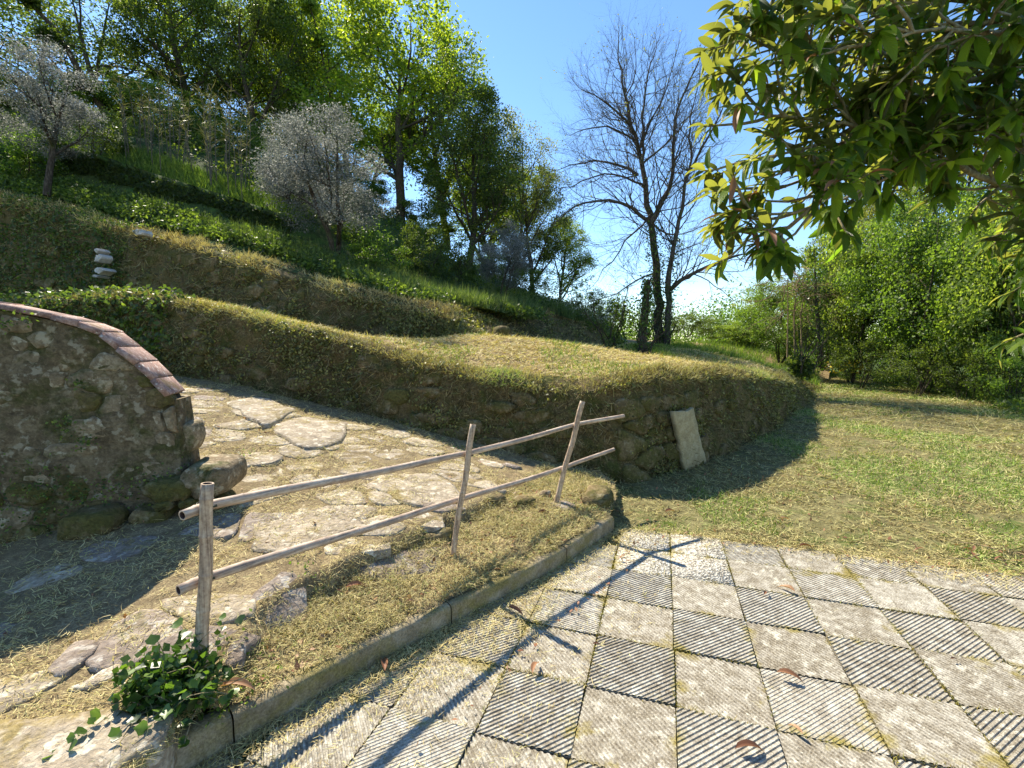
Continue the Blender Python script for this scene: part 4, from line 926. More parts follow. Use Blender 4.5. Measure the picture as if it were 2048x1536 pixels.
# weeds in patches at the foot and on the garden wall
def leaf_patch(name, P, size, mat, rng, label, cat, asp=.7, parent=None, up=1.2):
    V, Q = leaf_quads(P, size, rng, asp, up=up); return tag(put(name, mesh(name, V, [Q], mat, np.repeat(rng.random(len(P)), 4)), parent, kind='stuff'), label, cat)
P = []
for (u, v, D, r_, n) in [(60, 1080, 2.75, .35, 260), (20, 1000, 2.8, .22, 120), (120, 850, 3.0, .06, 40), (150, 890, 3.0, .07, 50), (140, 770, 3.02, .05, 20), (330, 960, 3.2, .12, 70), (110, 1010, 2.85, .15, 90), (200, 985, 3.05, .10, 50), (260, 990, 3.1, .14, 60), (90, 640, 3.2, .05, 30), (55, 650, 3.2, .06, 40)]:
    q = rw.normal(0, 1, (n, 3)) * [r_ * .6, .02, r_ * .5] + at(u, v, D); P.append(q)
P = np.concatenate(P); sB = (P[:, :2] - FB) @ DB; yB = (P[:, :2] - FB) @ NB
P[:, :2] += NB[None] * ((-.06 - yB) + -np.abs(rw.normal(0, .03, len(P))))[:, None]
tag(put('creeping_weeds', mesh('creeping_weeds', leaf_quads(P - wb, .022, rw, .7, N=np.array([-NB[0], -NB[1], .3]) + rw.normal(0, .5, P.shape))[0], [np.arange(4 * len(P)).reshape(-1, 4)], MAT['weed'], np.repeat(rw.random(len(P)), 4)), wallB, kind='stuff'))

# ================================================================ TREES
def grow(bag, tips, P0, D0, L, r, lvl, rng, up=.15, wig=.18, kids=(9, 6, 4), ratio=.48, sides=(8, 6, 4, 3), nseg=(12, 8, 6, 4), ang=(.6, 1.0), start=.25, env=None, twigs=True):
    n = nseg[min(lvl, len(nseg) - 1)]; P = [np.array(P0, float)]; d = unit(np.array(D0, float)); st = L / n
    for k in range(n):
        d = unit(d + rng.normal(0, wig, 3) + np.array([0, 0, up])); P.append(P[-1] + d * st)
    P = np.array(P); R_ = r * (1 - np.linspace(0, 1, n + 1) ** 1.3 * .85); tube(bag, P, R_, sides[min(lvl, len(sides) - 1)])
    if lvl >= len(kids): tips.append((P[-1], unit(P[-1] - P[-2]), P[n // 2])); return
    for k in range(kids[lvl]):
        t = start + (1 - start) * (k + rng.random()) / kids[lvl]; i = min(int(t * n), n - 1); p = P[i] + (P[i + 1] - P[i]) * (t * n - i); a = unit(P[i + 1] - P[i])
        s_ = unit(np.cross(a, rng.normal(size=3))); an = rng.uniform(*ang); dd = a * math.cos(an) + s_ * math.sin(an)
        LL = L * ratio * (1.15 - .6 * t) * rng.uniform(.7, 1.25)
        if env is not None: LL = min(LL, env(p, dd))
        grow(bag, tips, p, dd, LL, R_[i] * .55, lvl + 1, rng, up, wig, kids, ratio, sides, nseg, ang, .2, env)
    tips.append((P[-1], unit(P[-1] - P[-2]), P[n // 2]))
def ell_env(zc, R_, Rz):
    def f(p, d):
        q = (p - np.array([0, 0, zc])) / np.array([R_, R_, Rz]); e = d / np.array([R_, R_, Rz]); a = e @ e; b = 2 * q @ e; c = q @ q - 1
        disc = b * b - 4 * a * c
        if disc < 0: return .5
        return max(.35, (-b + math.sqrt(disc)) / (2 * a) * .92)
    return f
def tree_mesh(nm, H, R_, tf, r, rng, leafmat, nl, ls, barkm, kids=(11, 6, 4), clump=.38, asp=.62, up=.12, zc=None, ratio=.6, stems=1, droop=0., ang=(.55, 1.05), wig=.18, lean=.05, clumps_on=1., fill=.45, lobes=46):
    """returns (trunk mesh, crown mesh): tapered trunk with limbs; a crown of separate leaves in clumps"""
    b = Bag(); tips = []; zc = zc or H * (tf + (1 - tf) * .52); env = ell_env(zc, R_, max(H - zc, zc - H * tf * .6))
    for k in range(stems):
        a = rng.uniform(0, 6.28); sp = 0 if stems == 1 else rng.uniform(.15, .55)
        grow(b, tips, (math.cos(a) * sp * .3, math.sin(a) * sp * .3, -.3), (math.cos(a) * sp + rng.normal(0, lean), math.sin(a) * sp + rng.normal(0, lean), 1), H * .93, r / math.sqrt(stems), 0, rng, .06, .07 if stems == 1 else .12, (max(3, kids[0] // stems),) + tuple(kids[1:]), ratio, start=tf, ang=ang, env=env)
    wood = b.mesh(nm + '_trunk', barkm, True)
    C_ = np.array([t[0] for t in tips] + [t[2] for t in tips]); C_ = C_[C_[:, 2] > H * tf * .7]
    zl = H * tf * .8 if tf > .1 else 0; Rz = (H - zl) / 2; nt_ = len(C_)
    u_ = unit(rng.normal(size=(lobes, 3))) * rng.uniform(.35, .92, (lobes, 1)) ** .7; Lb = u_ * [R_, R_, Rz] * .9 + [0, 0, zl + Rz]
    if zl < .2: Lb[:, 2] = np.abs(Lb[:, 2] - .1)
    C_ = np.vstack([C_, Lb]); w_ = rng.uniform(.3, 1.6, len(C_)); w_[:nt_] *= (1 - fill) / w_[:nt_].sum(); w_[nt_:] *= fill / w_[nt_:].sum() 
    idx = rng.choice(len(C_), nl, p=w_ / w_.sum()); cr = clump * rng.uniform(.6, 1.4, len(C_)); cr[nt_:] = R_ * rng.uniform(.12, .27, lobes)
    P = C_[idx] + unit(rng.normal(size=(nl, 3))) * (rng.random((nl, 1)) ** .5) * cr[idx][:, None] * np.array([1.1, 1.1, .75])
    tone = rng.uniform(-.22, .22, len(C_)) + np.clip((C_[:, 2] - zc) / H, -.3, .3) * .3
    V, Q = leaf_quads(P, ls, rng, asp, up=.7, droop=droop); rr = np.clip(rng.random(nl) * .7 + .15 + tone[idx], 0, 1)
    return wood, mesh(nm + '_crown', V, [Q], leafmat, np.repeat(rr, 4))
rt = np.random.default_rng(101)
TM = {
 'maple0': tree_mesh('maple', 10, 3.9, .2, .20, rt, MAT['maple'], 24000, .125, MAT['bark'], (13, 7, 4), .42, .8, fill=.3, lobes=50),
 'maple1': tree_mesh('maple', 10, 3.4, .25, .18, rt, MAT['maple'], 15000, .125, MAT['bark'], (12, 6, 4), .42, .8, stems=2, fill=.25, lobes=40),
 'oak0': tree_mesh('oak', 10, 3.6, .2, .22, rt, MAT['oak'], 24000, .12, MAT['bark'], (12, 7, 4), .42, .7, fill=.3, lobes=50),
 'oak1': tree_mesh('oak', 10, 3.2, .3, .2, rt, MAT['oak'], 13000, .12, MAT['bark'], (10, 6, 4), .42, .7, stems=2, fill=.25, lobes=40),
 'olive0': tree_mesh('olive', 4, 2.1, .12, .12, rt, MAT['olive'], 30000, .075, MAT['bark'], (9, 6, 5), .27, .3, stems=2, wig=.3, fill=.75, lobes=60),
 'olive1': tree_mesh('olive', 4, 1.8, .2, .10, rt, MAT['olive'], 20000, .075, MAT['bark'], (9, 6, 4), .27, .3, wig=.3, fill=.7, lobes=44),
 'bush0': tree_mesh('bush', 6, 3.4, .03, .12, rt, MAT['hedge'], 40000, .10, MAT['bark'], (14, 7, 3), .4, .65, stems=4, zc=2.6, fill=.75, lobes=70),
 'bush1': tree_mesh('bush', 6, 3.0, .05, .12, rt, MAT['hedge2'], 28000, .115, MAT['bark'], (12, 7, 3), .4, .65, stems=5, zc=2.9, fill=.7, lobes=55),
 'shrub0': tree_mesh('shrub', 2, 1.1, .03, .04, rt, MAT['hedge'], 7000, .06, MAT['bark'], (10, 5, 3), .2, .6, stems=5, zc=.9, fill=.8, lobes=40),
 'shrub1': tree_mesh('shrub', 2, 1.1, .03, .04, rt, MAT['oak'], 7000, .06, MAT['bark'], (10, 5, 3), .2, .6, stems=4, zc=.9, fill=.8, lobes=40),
 'thin0': tree_mesh('thin', 7, 2.2, .2, .09, rt, MAT['bud'], 9000, .075, MAT['bark_bare'], (14, 7, 5), .35, .6, zc=4, fill=.2),
}
def tree(kind, u, v, D, vtop, wpx, label, cat='tree', name=None, group=None, rz=None, z=None, sc_h=None):
    b = at(u, v, D); H0 = {'m': 10, 'oa': 10, 'ol': 4, 'b': 6, 's': 2, 't': 7}[[k for k in ('m', 'oa', 'ol', 'b', 's', 't') if kind.startswith(k)][0]]
    R0 = {'maple0': 3.9, 'maple1': 3.4, 'oak0': 3.6, 'oak1': 3.2, 'olive0': 2.1, 'olive1': 1.8, 'bush0': 3.4, 'bush1': 3.0, 'shrub0': 1.1, 'shrub1': 1.1, 'thin0': 2.2}[kind]
    H = at(u, vtop, D)[2] - b[2]; sx = wpx * D / F / 2 / R0 * .97
    r = empty(name or 'tree', b, label, cat, group, rt.uniform(0, 6.28) if rz is None else rz)
    wm, lm = TM[kind]; s3 = (sx, sx, H / H0)
    put('trunk', wm, r, (0, 0, 0), scale=s3); put('crown', lm, r, (0, 0, 0), scale=s3); return r
# --- wood on the hill, left to right
for a in [
 ('oak1', 0, 300, 27, -60, 300, 'dark broadleaved tree at the left edge of the hillside wood'),
 ('oak1', 110, 290, 29, -50, 300, 'tall thin-crowned tree behind the grey olive on the left'),
 ('oak1', 272, 300, 25, -80, 300, 'tall dark-trunked tree leaning left, first big trunk in from the left edge'),
 ('oak0', 395, 300, 27, -70, 270, 'dark-trunked full tree right of the leaning trunk, behind the canes'),
 ('maple1', 450, 280, 31, -30, 260, 'pale green tree seen between two dark trunks'),
 ('oak0', 525, 370, 26, -20, 250, 'broad dark green tree above the middle of the cane row'),
 ('maple0', 615, 390, 29, 10, 240, 'yellow-green tree just behind and above the large grey olive'),
 ('maple1', 705, 410, 30, 25, 230, 'bright green tree left of the widest maple'),
 ('maple0', 800, 450, 25, 55, 400, 'widest bright yellow-green tree with spreading dark limbs'),
 ('oak0', 895, 490, 28, 120, 240, 'darker green tree on the right flank of the widest bright tree'),
 ('oak0', 938, 556, 23, 225, 250, 'ivy-dark tree with a thick black trunk beside the small olive'),
 ('thin0', 1025, 580, 28, 245, 200, 'sparse yellowish tree against the sky at the end of the wood'),
 ('maple1', 990, 570, 29, 285, 210, 'thin-leaved tree between the black trunk and the sky'),
 ('oak0', 1070, 620, 29, 360, 170, 'round dark tree behind the small olive'),
 ('maple0', 1122, 632, 31, 455, 150, 'last rounded green tree of the wood before the open sky'),
 ('oak0', 600, 360, 38, 60, 260, 'half-hidden dark tree behind the yellow-green tree'),
 ('maple1', 720, 420, 37, 150, 240, 'half-hidden pale tree far behind the large grey olive'),
 ('oak0', 970, 560, 37, 340, 240, 'low dark tree far back behind the black trunk')]: tree(*a)
for a in [
 ('olive1', 92, 372, 13.5, 105, 230, 'grey-leaved olive tree at the far left above the upper wall'),
 ('olive0', 665, 505, 13.0, 245, 290, 'largest silvery olive tree, in the middle of the hillside'),
 ('olive1', 590, 470, 14.5, 280, 150, 'silvery olive leaning out behind the left side of the largest olive'),
 ('olive0', 1003, 596, 16, 450, 135, 'small dark olive tree below the black trunk')]: tree(*a, cat='olive tree', name='olive_tree')
for a in [
 ('shrub0', 760, 565, 13, 455, 150, 'light green bush at the right foot of the largest olive'),
 ('shrub1', 840, 560, 15, 430, 130, 'dark bush between the light green bush and the black trunk'),
 ('shrub0', 700, 520, 15, 420, 130, 'shaded bush directly behind the largest olive'),
 ('shrub1', 905, 580, 17, 470, 110, 'low bush left of the black trunk'),
 ('shrub1', 1050, 612, 20, 520, 100, 'bush under the round dark tree'),
 ('shrub1', 1175, 640, 24, 575, 85, 'dark small shrub at the end of the upper bank'),
 ('shrub0', 1215, 650, 22, 590, 80, 'light green shrub left of the ivy stump'),
 ('shrub1', 1375, 668, 24, 622, 90, 'grey-green bush right of the bare tree'),
 ('shrub1', 1418, 672, 27, 632, 70, 'rounded bush farther right behind the bare tree'),
 ('bush1', 20, 290, 24, 150, 260, 'tall thicket under the trees at the far left'),
 ('bush0', 190, 290, 25, 165, 240, 'tall dark thicket between the olive and the leaning trunk'),
 ('bush1', 330, 290, 26, 190, 220, 'tall thicket in shade between the two dark trunks'),
 ('bush0', 460, 320, 26, 215, 220, 'tall thicket behind the middle of the cane row'),
 ('bush1', 585, 370, 25, 265, 210, 'tall thicket behind the left side of the largest olive'),
 ('bush0', 700, 425, 25, 330, 190, 'thicket behind the right side of the largest olive'),
 ('bush1', 850, 500, 26, 400, 150, 'thicket right of the trunk of the widest bright tree'),
 ('bush0', 1000, 580, 27, 490, 130, 'low thicket behind the small dark olive'),
 ('shrub0', 30, 370, 15, 240, 200, 'ragged bush at the left edge under the grey olive'),
 ('shrub1', 180, 330, 16, 210, 170, 'bush on the slope just right of the left olive'),
 ('shrub1', 330, 330, 19, 200, 130, 'dark thicket bush behind the first canes'),
 ('shrub1', 450, 370, 19, 230, 150, 'dark thicket bush behind the middle canes'),
 ('shrub0', 560, 420, 18, 300, 130, 'leafy bush behind the right end of the canes')]: tree(*a, cat='bush', name='shrub')
# --- right-hand thicket
for a in [
 ('bush0', 1850, 770, 15.5, 385, 350, 'large bright green bush with a dark hollow at its foot'),
 ('bush1', 2030, 800, 13, 330, 320, 'leafy bush at the right edge behind the loquat leaves'),
 ('bush1', 1705, 750, 19, 430, 230, 'mid green bush between the vine tangle and the bright bush'),
 ('bush0', 2150, 800, 13, 300, 330, 'tall dense bush beyond the right edge'),
 ('bush0', 1560, 718, 21, 560, 200, 'ivy-covered bush under the vine tangle'),
 ('shrub1', 1720, 765, 16.5, 665, 110, 'dark low bush at the foot of the thicket, nearest the yellow flowers'),
 ('shrub1', 1830, 782, 14.5, 670, 130, 'dark low bush in the hollow under the large bright bush'),
 ('shrub1', 1930, 800, 13.2, 680, 130, 'dark low bush right of the hollow'),
 ('shrub0', 2025, 822, 12.0, 660, 150, 'low leafy bush at the right edge of the lawn'),
 ('bush1', 1890, 770, 18, 420, 300, 'dark-hearted bush behind the large bright bush'),
 ('bush1', 1480, 702, 26, 640, 130, 'low light green bush at the far end of the terrace'),
 ('bush1', 1640, 735, 23, 490, 170, 'dark bush behind the curve of the track')]: tree(*a, cat='bush', name='shrub')
for a in [
 ('oak0', 1960, 760, 19, 250, 340, 'tree rising behind the large bright bush'),
 ('oak0', 1790, 740, 24, 340, 260, 'pale tree behind the bright bush'),
 ('thin0', 1645, 730, 21, 440, 150, 'thin bare-limbed tree against the sky left of the bright bush'),
 ('thin0', 1720, 735, 20, 420, 150, 'thin ivy-trunked tree beside the bright bush'),
 ('maple1', 1510, 690, 30, 560, 120, 'hazy light green tree with drooping sprays behind the vine tangle'),
 ('oak0', 2120, 740, 22, 250, 260, 'tall tree behind the right edge')]: tree(*a)
qf = np.array([(ux, uy) for ux, uy in zip(rt.uniform(5, 75, 260), rt.uniform(36, 60, 260))]); qi = np.repeat(np.arange(260), 560); hh = rt.uniform(3.5, 7, 260)
uu = unit(rt.normal(size=(len(qi), 3))); Pf = np.column_stack([qf[qi], np.full(len(qi), 1.)]) + uu * np.column_stack([np.full(len(qi), 2.6), np.full(len(qi), 2.6), hh[qi]]) * rt.uniform(.5, 1, (len(qi), 1)); Pf[:, 2] = np.abs(Pf[:, 2])
Vf_, Qf_ = leaf_quads(Pf, .2, rt, .7, up=.7); tag(put('far_wood', mesh('far_wood', Vf_, [Qf_], MAT['hedge'], np.repeat(np.clip(rt.random(len(qi)) * .6 + rt.uniform(-.1, .4, 260)[qi], 0, 1), 4)), kind='stuff'), 'far-off belt of green woodland low on the right horizon', 'woodland')
# --- tall bare tree at the end of the terrace, two trunks
rbt = np.random.default_rng(12)
def bare_tree(limbs, D, label, base, leaves=600, seed=0, name='bare_tree'):
    rng = np.random.default_rng(seed); b = Bag(); tips = []; bz = at(*base, D); root = empty(name, bz, label, 'tree')
    for L, r0, r1, dy in limbs:
        n = len(L); L = [(u, v if v > 260 else 260 - (260 - v) * .72) for u, v in L]; P = np.array([at(u, v, D + dy * (k / max(1, n - 1)) ** 1.2) for k, (u, v) in enumerate(L)]) - bz
        R2, s_ = resample(P if True else P, .35) if False else (None, None)
        t = np.r_[0, np.cumsum(np.linalg.norm(np.diff(P, axis=0), axis=1))]; m_ = max(6, int(t[-1] / .4)); q = np.linspace(0, t[-1], m_); C_ = np.stack([np.interp(q, t, P[:, k]) for k in range(3)], 1)
        C_[1:-1] = (C_[:-2] + 2 * C_[1:-1] + C_[2:]) / 4; C_[1:] += rng.normal(0, .03, (m_ - 1, 3)); R_ = np.interp(q, [0, t[-1]], [r0, r1]); tube(b, C_, R_, 8)
        big = r0 > .12; k0 = int(m_ * (.38 if big else .12))
        for k in range(k0, m_ - 1):
            for _ in range(3 if not big else 2 + (k > m_ * .6)):
                a = unit(C_[k + 1] - C_[k]); s2 = unit(np.cross(a, rng.normal(size=3))); an = rng.uniform(.5, 1.0); rem = (m_ - k) / m_
                LL = (1.1 + 2.1 * rem) * rng.uniform(.55, 1.15)
                grow(b, tips, C_[k], a * math.cos(an) + s2 * math.sin(an), LL, min(R_[k] * .34, .024), 0, rng, .07, .2, (7, 5), .5, (4, 3, 3), (8, 5, 4), (.4, .9), .2)
        grow(b, tips, C_[-1], unit(C_[-1] - C_[-2]), 1.1, R_[-1], 0, rng, .1, .15, (7, 4), .5, (4, 3, 3), (7, 5, 4), (.35, .8), .1)
    put('trunk', b.mesh('trunk', MAT['bark_bare'], True), root)
    if leaves:
        C_ = np.array([t[0] for t in tips]); P = C_[rng.integers(0, len(C_), leaves)] + rng.normal(0, .05, (leaves, 3)); V, Q = leaf_quads(P, .075, rng, .5)
        put('young_leaves', mesh('young_leaves', V, [Q], MAT['bud'], np.repeat(rng.random(leaves), 4)), root, kind='stuff')
    return root, bz
limbsA = [([(1318, 700), (1316, 600), (1312, 545), (1304, 450), (1294, 380), (1279, 300), (1264, 240), (1252, 180), (1240, 90), (1236, 35)], .2, .02, .6),
 ([(1302, 448), (1320, 410), (1340, 375), (1346, 300), (1346, 225), (1374, 130), (1392, 80)], .09, .02, -1.2),
 ([(1300, 445), (1272, 425), (1244, 405), (1189, 397), (1140, 420), (1115, 440)], .075, .015, -1.5),
 ([(1276, 350), (1234, 322), (1174, 320), (1120, 340)], .06, .012, 1.5),
 ([(1266, 262), (1250, 232), (1222, 195), (1190, 165), (1165, 145)], .05, .012, -.8),
 ([(1282, 330), (1286, 220), (1292, 140), (1306, 60), (1310, 40)], .06, .015, 1.2),
 ([(1278, 300), (1300, 240), (1330, 160), (1345, 90)], .05, .012, -1),
 ([(1300, 430), (1262, 470), (1225, 520), (1195, 560)], .04, .01, -1.2), ([(1290, 370), (1250, 350), (1205, 345), (1150, 370), (1105, 385)], .045, .01, 2), ([(1270, 280), (1230, 255), (1185, 250), (1150, 265)], .04, .01, -2), ([(1283, 330), (1320, 300), (1360, 260), (1390, 200)], .045, .012, 2), ([(1300, 440), (1330, 470), (1370, 470), (1410, 450)], .04, .01, 1.5), ([(1250, 180), (1270, 120), (1275, 60)], .03, .01, -1), ([(1312, 545), (1270, 560), (1230, 590), (1190, 600)], .035, .01, -1)]
bare_tree(limbsA, 18, 'tall almost leafless tree against the sky, left trunk of the pair', (1318, 700), 900, 3)
limbsB = [([(1334, 694), (1336, 620), (1338, 560), (1344, 500), (1364, 425), (1374, 350), (1404, 295), (1436, 240), (1450, 180)], .13, .02, -.8),
 ([(1340, 580), (1360, 562), (1404, 535), (1450, 520), (1500, 505)], .09, .02, -1.5),
 ([(1372, 365), (1385, 320), (1375, 250), (1385, 190), (1400, 120)], .05, .012, 1),
 ([(1345, 490), (1310, 440), (1330, 400), (1345, 380)], .03, .01, .6)]
bare_tree(limbsB, 17.6, 'right trunk of the bare pair, forking low to the right', (1336, 696), 600, 5)
# ivy and undergrowth leaves on the bare trunks
def ivy_on(label, pts, D, n, rad, ls, mat='ivy', trunk=.11, cat='ivy', name='climbing_ivy'):
    bz = at(*pts[0], D); root = empty(name, bz, label, cat); C_ = np.array([at(u, v, D) for u, v in pts]) - bz; b = Bag(); tube(b, C_, np.linspace(trunk, trunk * .5, len(C_)), 8)
    rng = np.random.default_rng(int(pts[0][0])); tp = []
    for k in range(9):
        t = rng.random(); p = C_[0] * (1 - t) + C_[-1] * t if k > 4 else C_[0] + rng.normal(0, .15, 3) * [1, 1, 0]
        grow(b, tp, p, rng.normal(0, .4, 3) + [0, 0, 1], rng.uniform(.8, 1.8), .02, 0, rng, .1, .15, (5, 3), .4, (4, 3, 3), (7, 4, 3), (.4, .9))
    put('stem', b.mesh('stem', MAT['bark']), root)
    t = rng.random(n) * (len(C_) - 1); i = t.astype(int); f = (t - i)[:, None]; P = C_[i] * (1 - f) + C_[np.minimum(i + 1, len(C_) - 1)] * f + unit(rng.normal(size=(n, 3))) * rad * rng.uniform(.5, 1.3, (n, 1)) * (1 + .5 * fbm(t * 2, t * 0))[:, None]
    V, Q = leaf_quads(P, ls, rng, .8); put('leaves', mesh('leaves', V, [Q], MAT[mat], np.repeat(rng.random(n), 4)), root, kind='stuff'); return root
ivy_on('ivy-clad dead stump with suckers in front of the bare trees', [(1286, 714), (1284, 680), (1288, 640), (1292, 600), (1296, 560)], 12, 1700, .17, .06, trunk=.14)
ivy_on('ivy sleeve climbing the left bare trunk', [(1317, 690), (1315, 600), (1311, 540), (1304, 450)], 17.8, 1500, .30, .075, trunk=.05)
ivy_on('ivy climbing the right bare trunk', [(1336, 690), (1338, 600), (1343, 520), (1352, 470)], 17.5, 900, .25, .075, trunk=.05)
ivy_on('pale leafy suckers left of the stump', [(1225, 700), (1230, 670), (1245, 640), (1250, 610)], 12.3, 900, .32, .07, 'weed', .03)
ivy_on('ivy column on a thin trunk in the right thicket', [(1640, 735), (1638, 680), (1632, 600), (1630, 540)], 18, 1300, .34, .09, trunk=.08)
ivy_on('spiky dark clump on the end of the grass bank', [(1605, 745), (1603, 735), (1600, 722)], 13.5, 500, .26, .13, 'oak', .04)
# tangle of dry climbing vines
tv = empty('vine_tangle', at(1590, 705, 18.5), 'brown tangle of dry climbing vines on a thin trunk', 'vines'); b = Bag(); rv = np.random.default_rng(8); tp = []
for k in range(44):
    c = at(1590 + rv.normal(0, 28), 575 + rv.normal(0, 26), 18.5) - np.array(tv.location); grow(b, tp, c, rv.normal(size=3), rv.uniform(1, 2.2), .016, 0, rv, -.06, .4, (7, 3), .6, (4, 3, 3), (10, 7, 4), (.4, 1.2))
for k in range(3): tube(b, [np.array([.3 * k - .3, 0, -.2]), np.array([.25 * k - .3, .1, 1.5]), at(1575 + 20 * k, 560, 18.5) - np.array(tv.location)], [.03, .022, .014], 6)
put('vines', b.mesh('vines', MAT['vine']), tv)
# ---------------------------------------------------------------- canes on the upper bank
cane_m = []
for k in range(4):
    b = Bag(); lb = []; H = 1.; P = np.array([[0, 0, -.1], [.01, 0, .35], [.03, .01, .7], [.07 + .03 * k, .02, 1.]]); tube(b, P * [1, 1, 2.6], [.016, .014, .01, .004], 5)
    wood = b.mesh('stem', MAT['reed']); n = 26; t = rt.uniform(.3, 1, n); Pp = np.stack([np.interp(t, [0, .35, .7, 1], P[:, 0]), 0 * t, t * 2.6], 1); a = rt.uniform(0, 6.28, n); D = np.stack([np.cos(a), np.sin(a), rt.uniform(.1, 1.2, n)], 1)
    V, Q, T = blades(Pp, D, .26, .011, rt, bend=1.2); cane_m.append((wood, mesh('leaves', V, [Q, T], MAT['reed'], np.repeat(rt.random(n), 5))))
for k in range(44):
    s_ = rt.uniform(-3.8, 2.8); q = EP + DL * s_ + np.array([rt.normal(0, .3), rt.uniform(.5, 1.9)]); z = float(zT2(q[0], q[1])); sc_ = rt.uniform(.6, 1.15)
    c = empty('cane', (q[0], q[1], z), 'thin dry cane standing in the row on the upper bank', 'cane', 'canes on the upper bank', rt.uniform(0, 6.28)); m1, m2_ = cane_m[k % 4]
    put('stem', m1, c, scale=(1, 1, sc_)); put('leaves', m2_, c, scale=(1, 1, sc_)); c.rotation_euler = (rt.normal(0, .06), rt.normal(0, .06), rt.uniform(0, 6.28))
# ---------------------------------------------------------------- undergrowth on the slopes
def mounds(name, XYc, zf, nper, rad, hgt, ls, mat, rng, label, cat, asp=.65):
    n = len(XYc); Z = zf(XYc[:, 0], XYc[:, 1]); r = rad * rng.uniform(.5, 1.4, n); tone = rng.uniform(-.3, .3, n); idx = np.repeat(np.arange(n), nper)
    u = unit(rng.normal(size=(len(idx), 3))); u[:, 2] = np.abs(u[:, 2]); k = rng.uniform(.55, 1.05, (len(idx), 1))
    P = np.column_stack([XYc[idx], Z[idx]]) + u * k * r[idx][:, None] * np.array([1, 1, hgt]); V, Q = leaf_quads(P, ls, rng, asp, up=.8)
    return tag(put(name, mesh(name, V, [Q], mat, np.repeat(np.clip(rng.random(len(idx)) * .7 + .15 + tone[idx], 0, 1), 4)), kind='stuff'), label, cat)
ru = np.random.default_rng(55)
Eo = offset(El, .4); Eo = Eo if Eo[3, 1] < El[3, 1] else offset(El, -.4); CEP = np.vstack([(Cin[:13] + [.0, .75]), [[1.2, 13.5], [-2, 13.2], [-4.2, 12.6]], Eo[::-1]])
XY = sample_poly(CEP, 1500, ru, 9, .6, 40)
mounds('brambles', XY, zT2, 50, .36, .75, .085, MAT['weed'], ru, 'tangled brambles and nettles on the slope above the upper wall', 'undergrowth')
HILLP = [(-28, 14), (-16, 17), (-10, 15.6), (-6, 14.3), (-3.5, 15), (0, 16), (3.6, 18), (5.5, 24), (6, 32), (-10, 34), (-30, 30)]
XY = sample_poly(HILLP, 1300, ru, 14, 1.0, 45)
mounds('hill_undergrowth', XY, zT2, 30, .6, .8, .12, MAT['oak'], ru, 'low dark undergrowth below the trees of the hillside', 'undergrowth')
def tall_grass(name, poly, n, zf, ln, wd, rng, mat, label, d0=9, thr=-.1, fr=.5):
    XY = sample_poly(poly, n, rng, d0, 1.2, 45); k = fbm(XY[:, 0] * fr + 3, XY[:, 1] * fr + 8, o=3) > thr; XY = XY[k]; P = np.column_stack([XY, zf(XY[:, 0], XY[:, 1])]); a = rng.normal(0, .28, (len(XY), 3)); a[:, 2] = 1
    V, Q, T = blades(P, a, ln * rng.uniform(.5, 1.4, len(P)), wd, rng, bend=.9); return tag(put(name, mesh(name, V, [Q, T], mat, np.repeat(rng.random(len(P)), 5)), kind='stuff'), label, 'grass')
tall_grass('tall_grass', CEP, 26000, zT2, .30, .014, ru, MAT['tallgrass'], 'tall uncut grass on the slope above the upper wall', thr=-.02)
tall_grass('tall_grass', [(-2.6, 10.9), (-.6, 12.2), (.6, 14.2), (2.2, 17.3), (4.0, 21), (5, 24), (1, 24), (-1, 17), (-4, 13.4)], 30000, zT2, .34, .018, ru, MAT['tallgrass'], 'tall blue-green grass on the slope below the small olive', thr=-.3)
tall_grass('bank_grass', np.vstack([El[::-1, :2] + [0, .25], (El[:, :2] + [.3, 1.2])]), 26000, zT2, .2, .014, ru, MAT['grass'], 'bright grass strip along the top of the dark bank', thr=-.3)

P, N_, i = sample_face(VE, 16000, ru, (0, 6)); V, Q = leaf_quads(P + N_ * .05, .08, ru, .6, N=N_ + ru.normal(0, .6, P.shape)); put('bramble_leaves', mesh('bramble_leaves', V - np.array(wallE.location), [Q], MAT['oak'], np.repeat(ru.random(len(P)) * .35, 4)), wallE, kind='stuff')
def leftcover(V, nhf, cnt, u1, rng, seed):
    P, N_, i = sample_face(V, cnt, rng, (0, V.shape[0] - 1)); c = P - [0, 0, CH]; uu = 1024 + F * c[:, 0] / c[:, 1]; q = fbm(P[:, 0] * .9 + seed, P[:, 1] * .9, P[:, 2] * 1.4, 3)
    k = (P[:, 0] < u1 + 1.4 * q) & (q > -.22); return P[k] + N_[k] * rng.uniform(0, .22, (k.sum(), 1)) * np.clip(q[k, None] + .5, 0, 1), N_[k]
for wl_, V_, nh_, x_, nm_ in ((wallA, VA, nhA, -5.4, 'ivy_cover'), (wallC, VC, nhC, -9.4, 'ivy_cover')):
    P, N_ = leftcover(V_, nh_, 26000, x_, ru, 3.); V, Q = leaf_quads(P, .075, ru, .75, N=N_ + ru.normal(0, .5, P.shape)); put(nm_, mesh(nm_, V - np.array(wl_.location), [Q], MAT['weed'], np.repeat(ru.random(len(P)) * .8, 4)), wl_, kind='stuff')
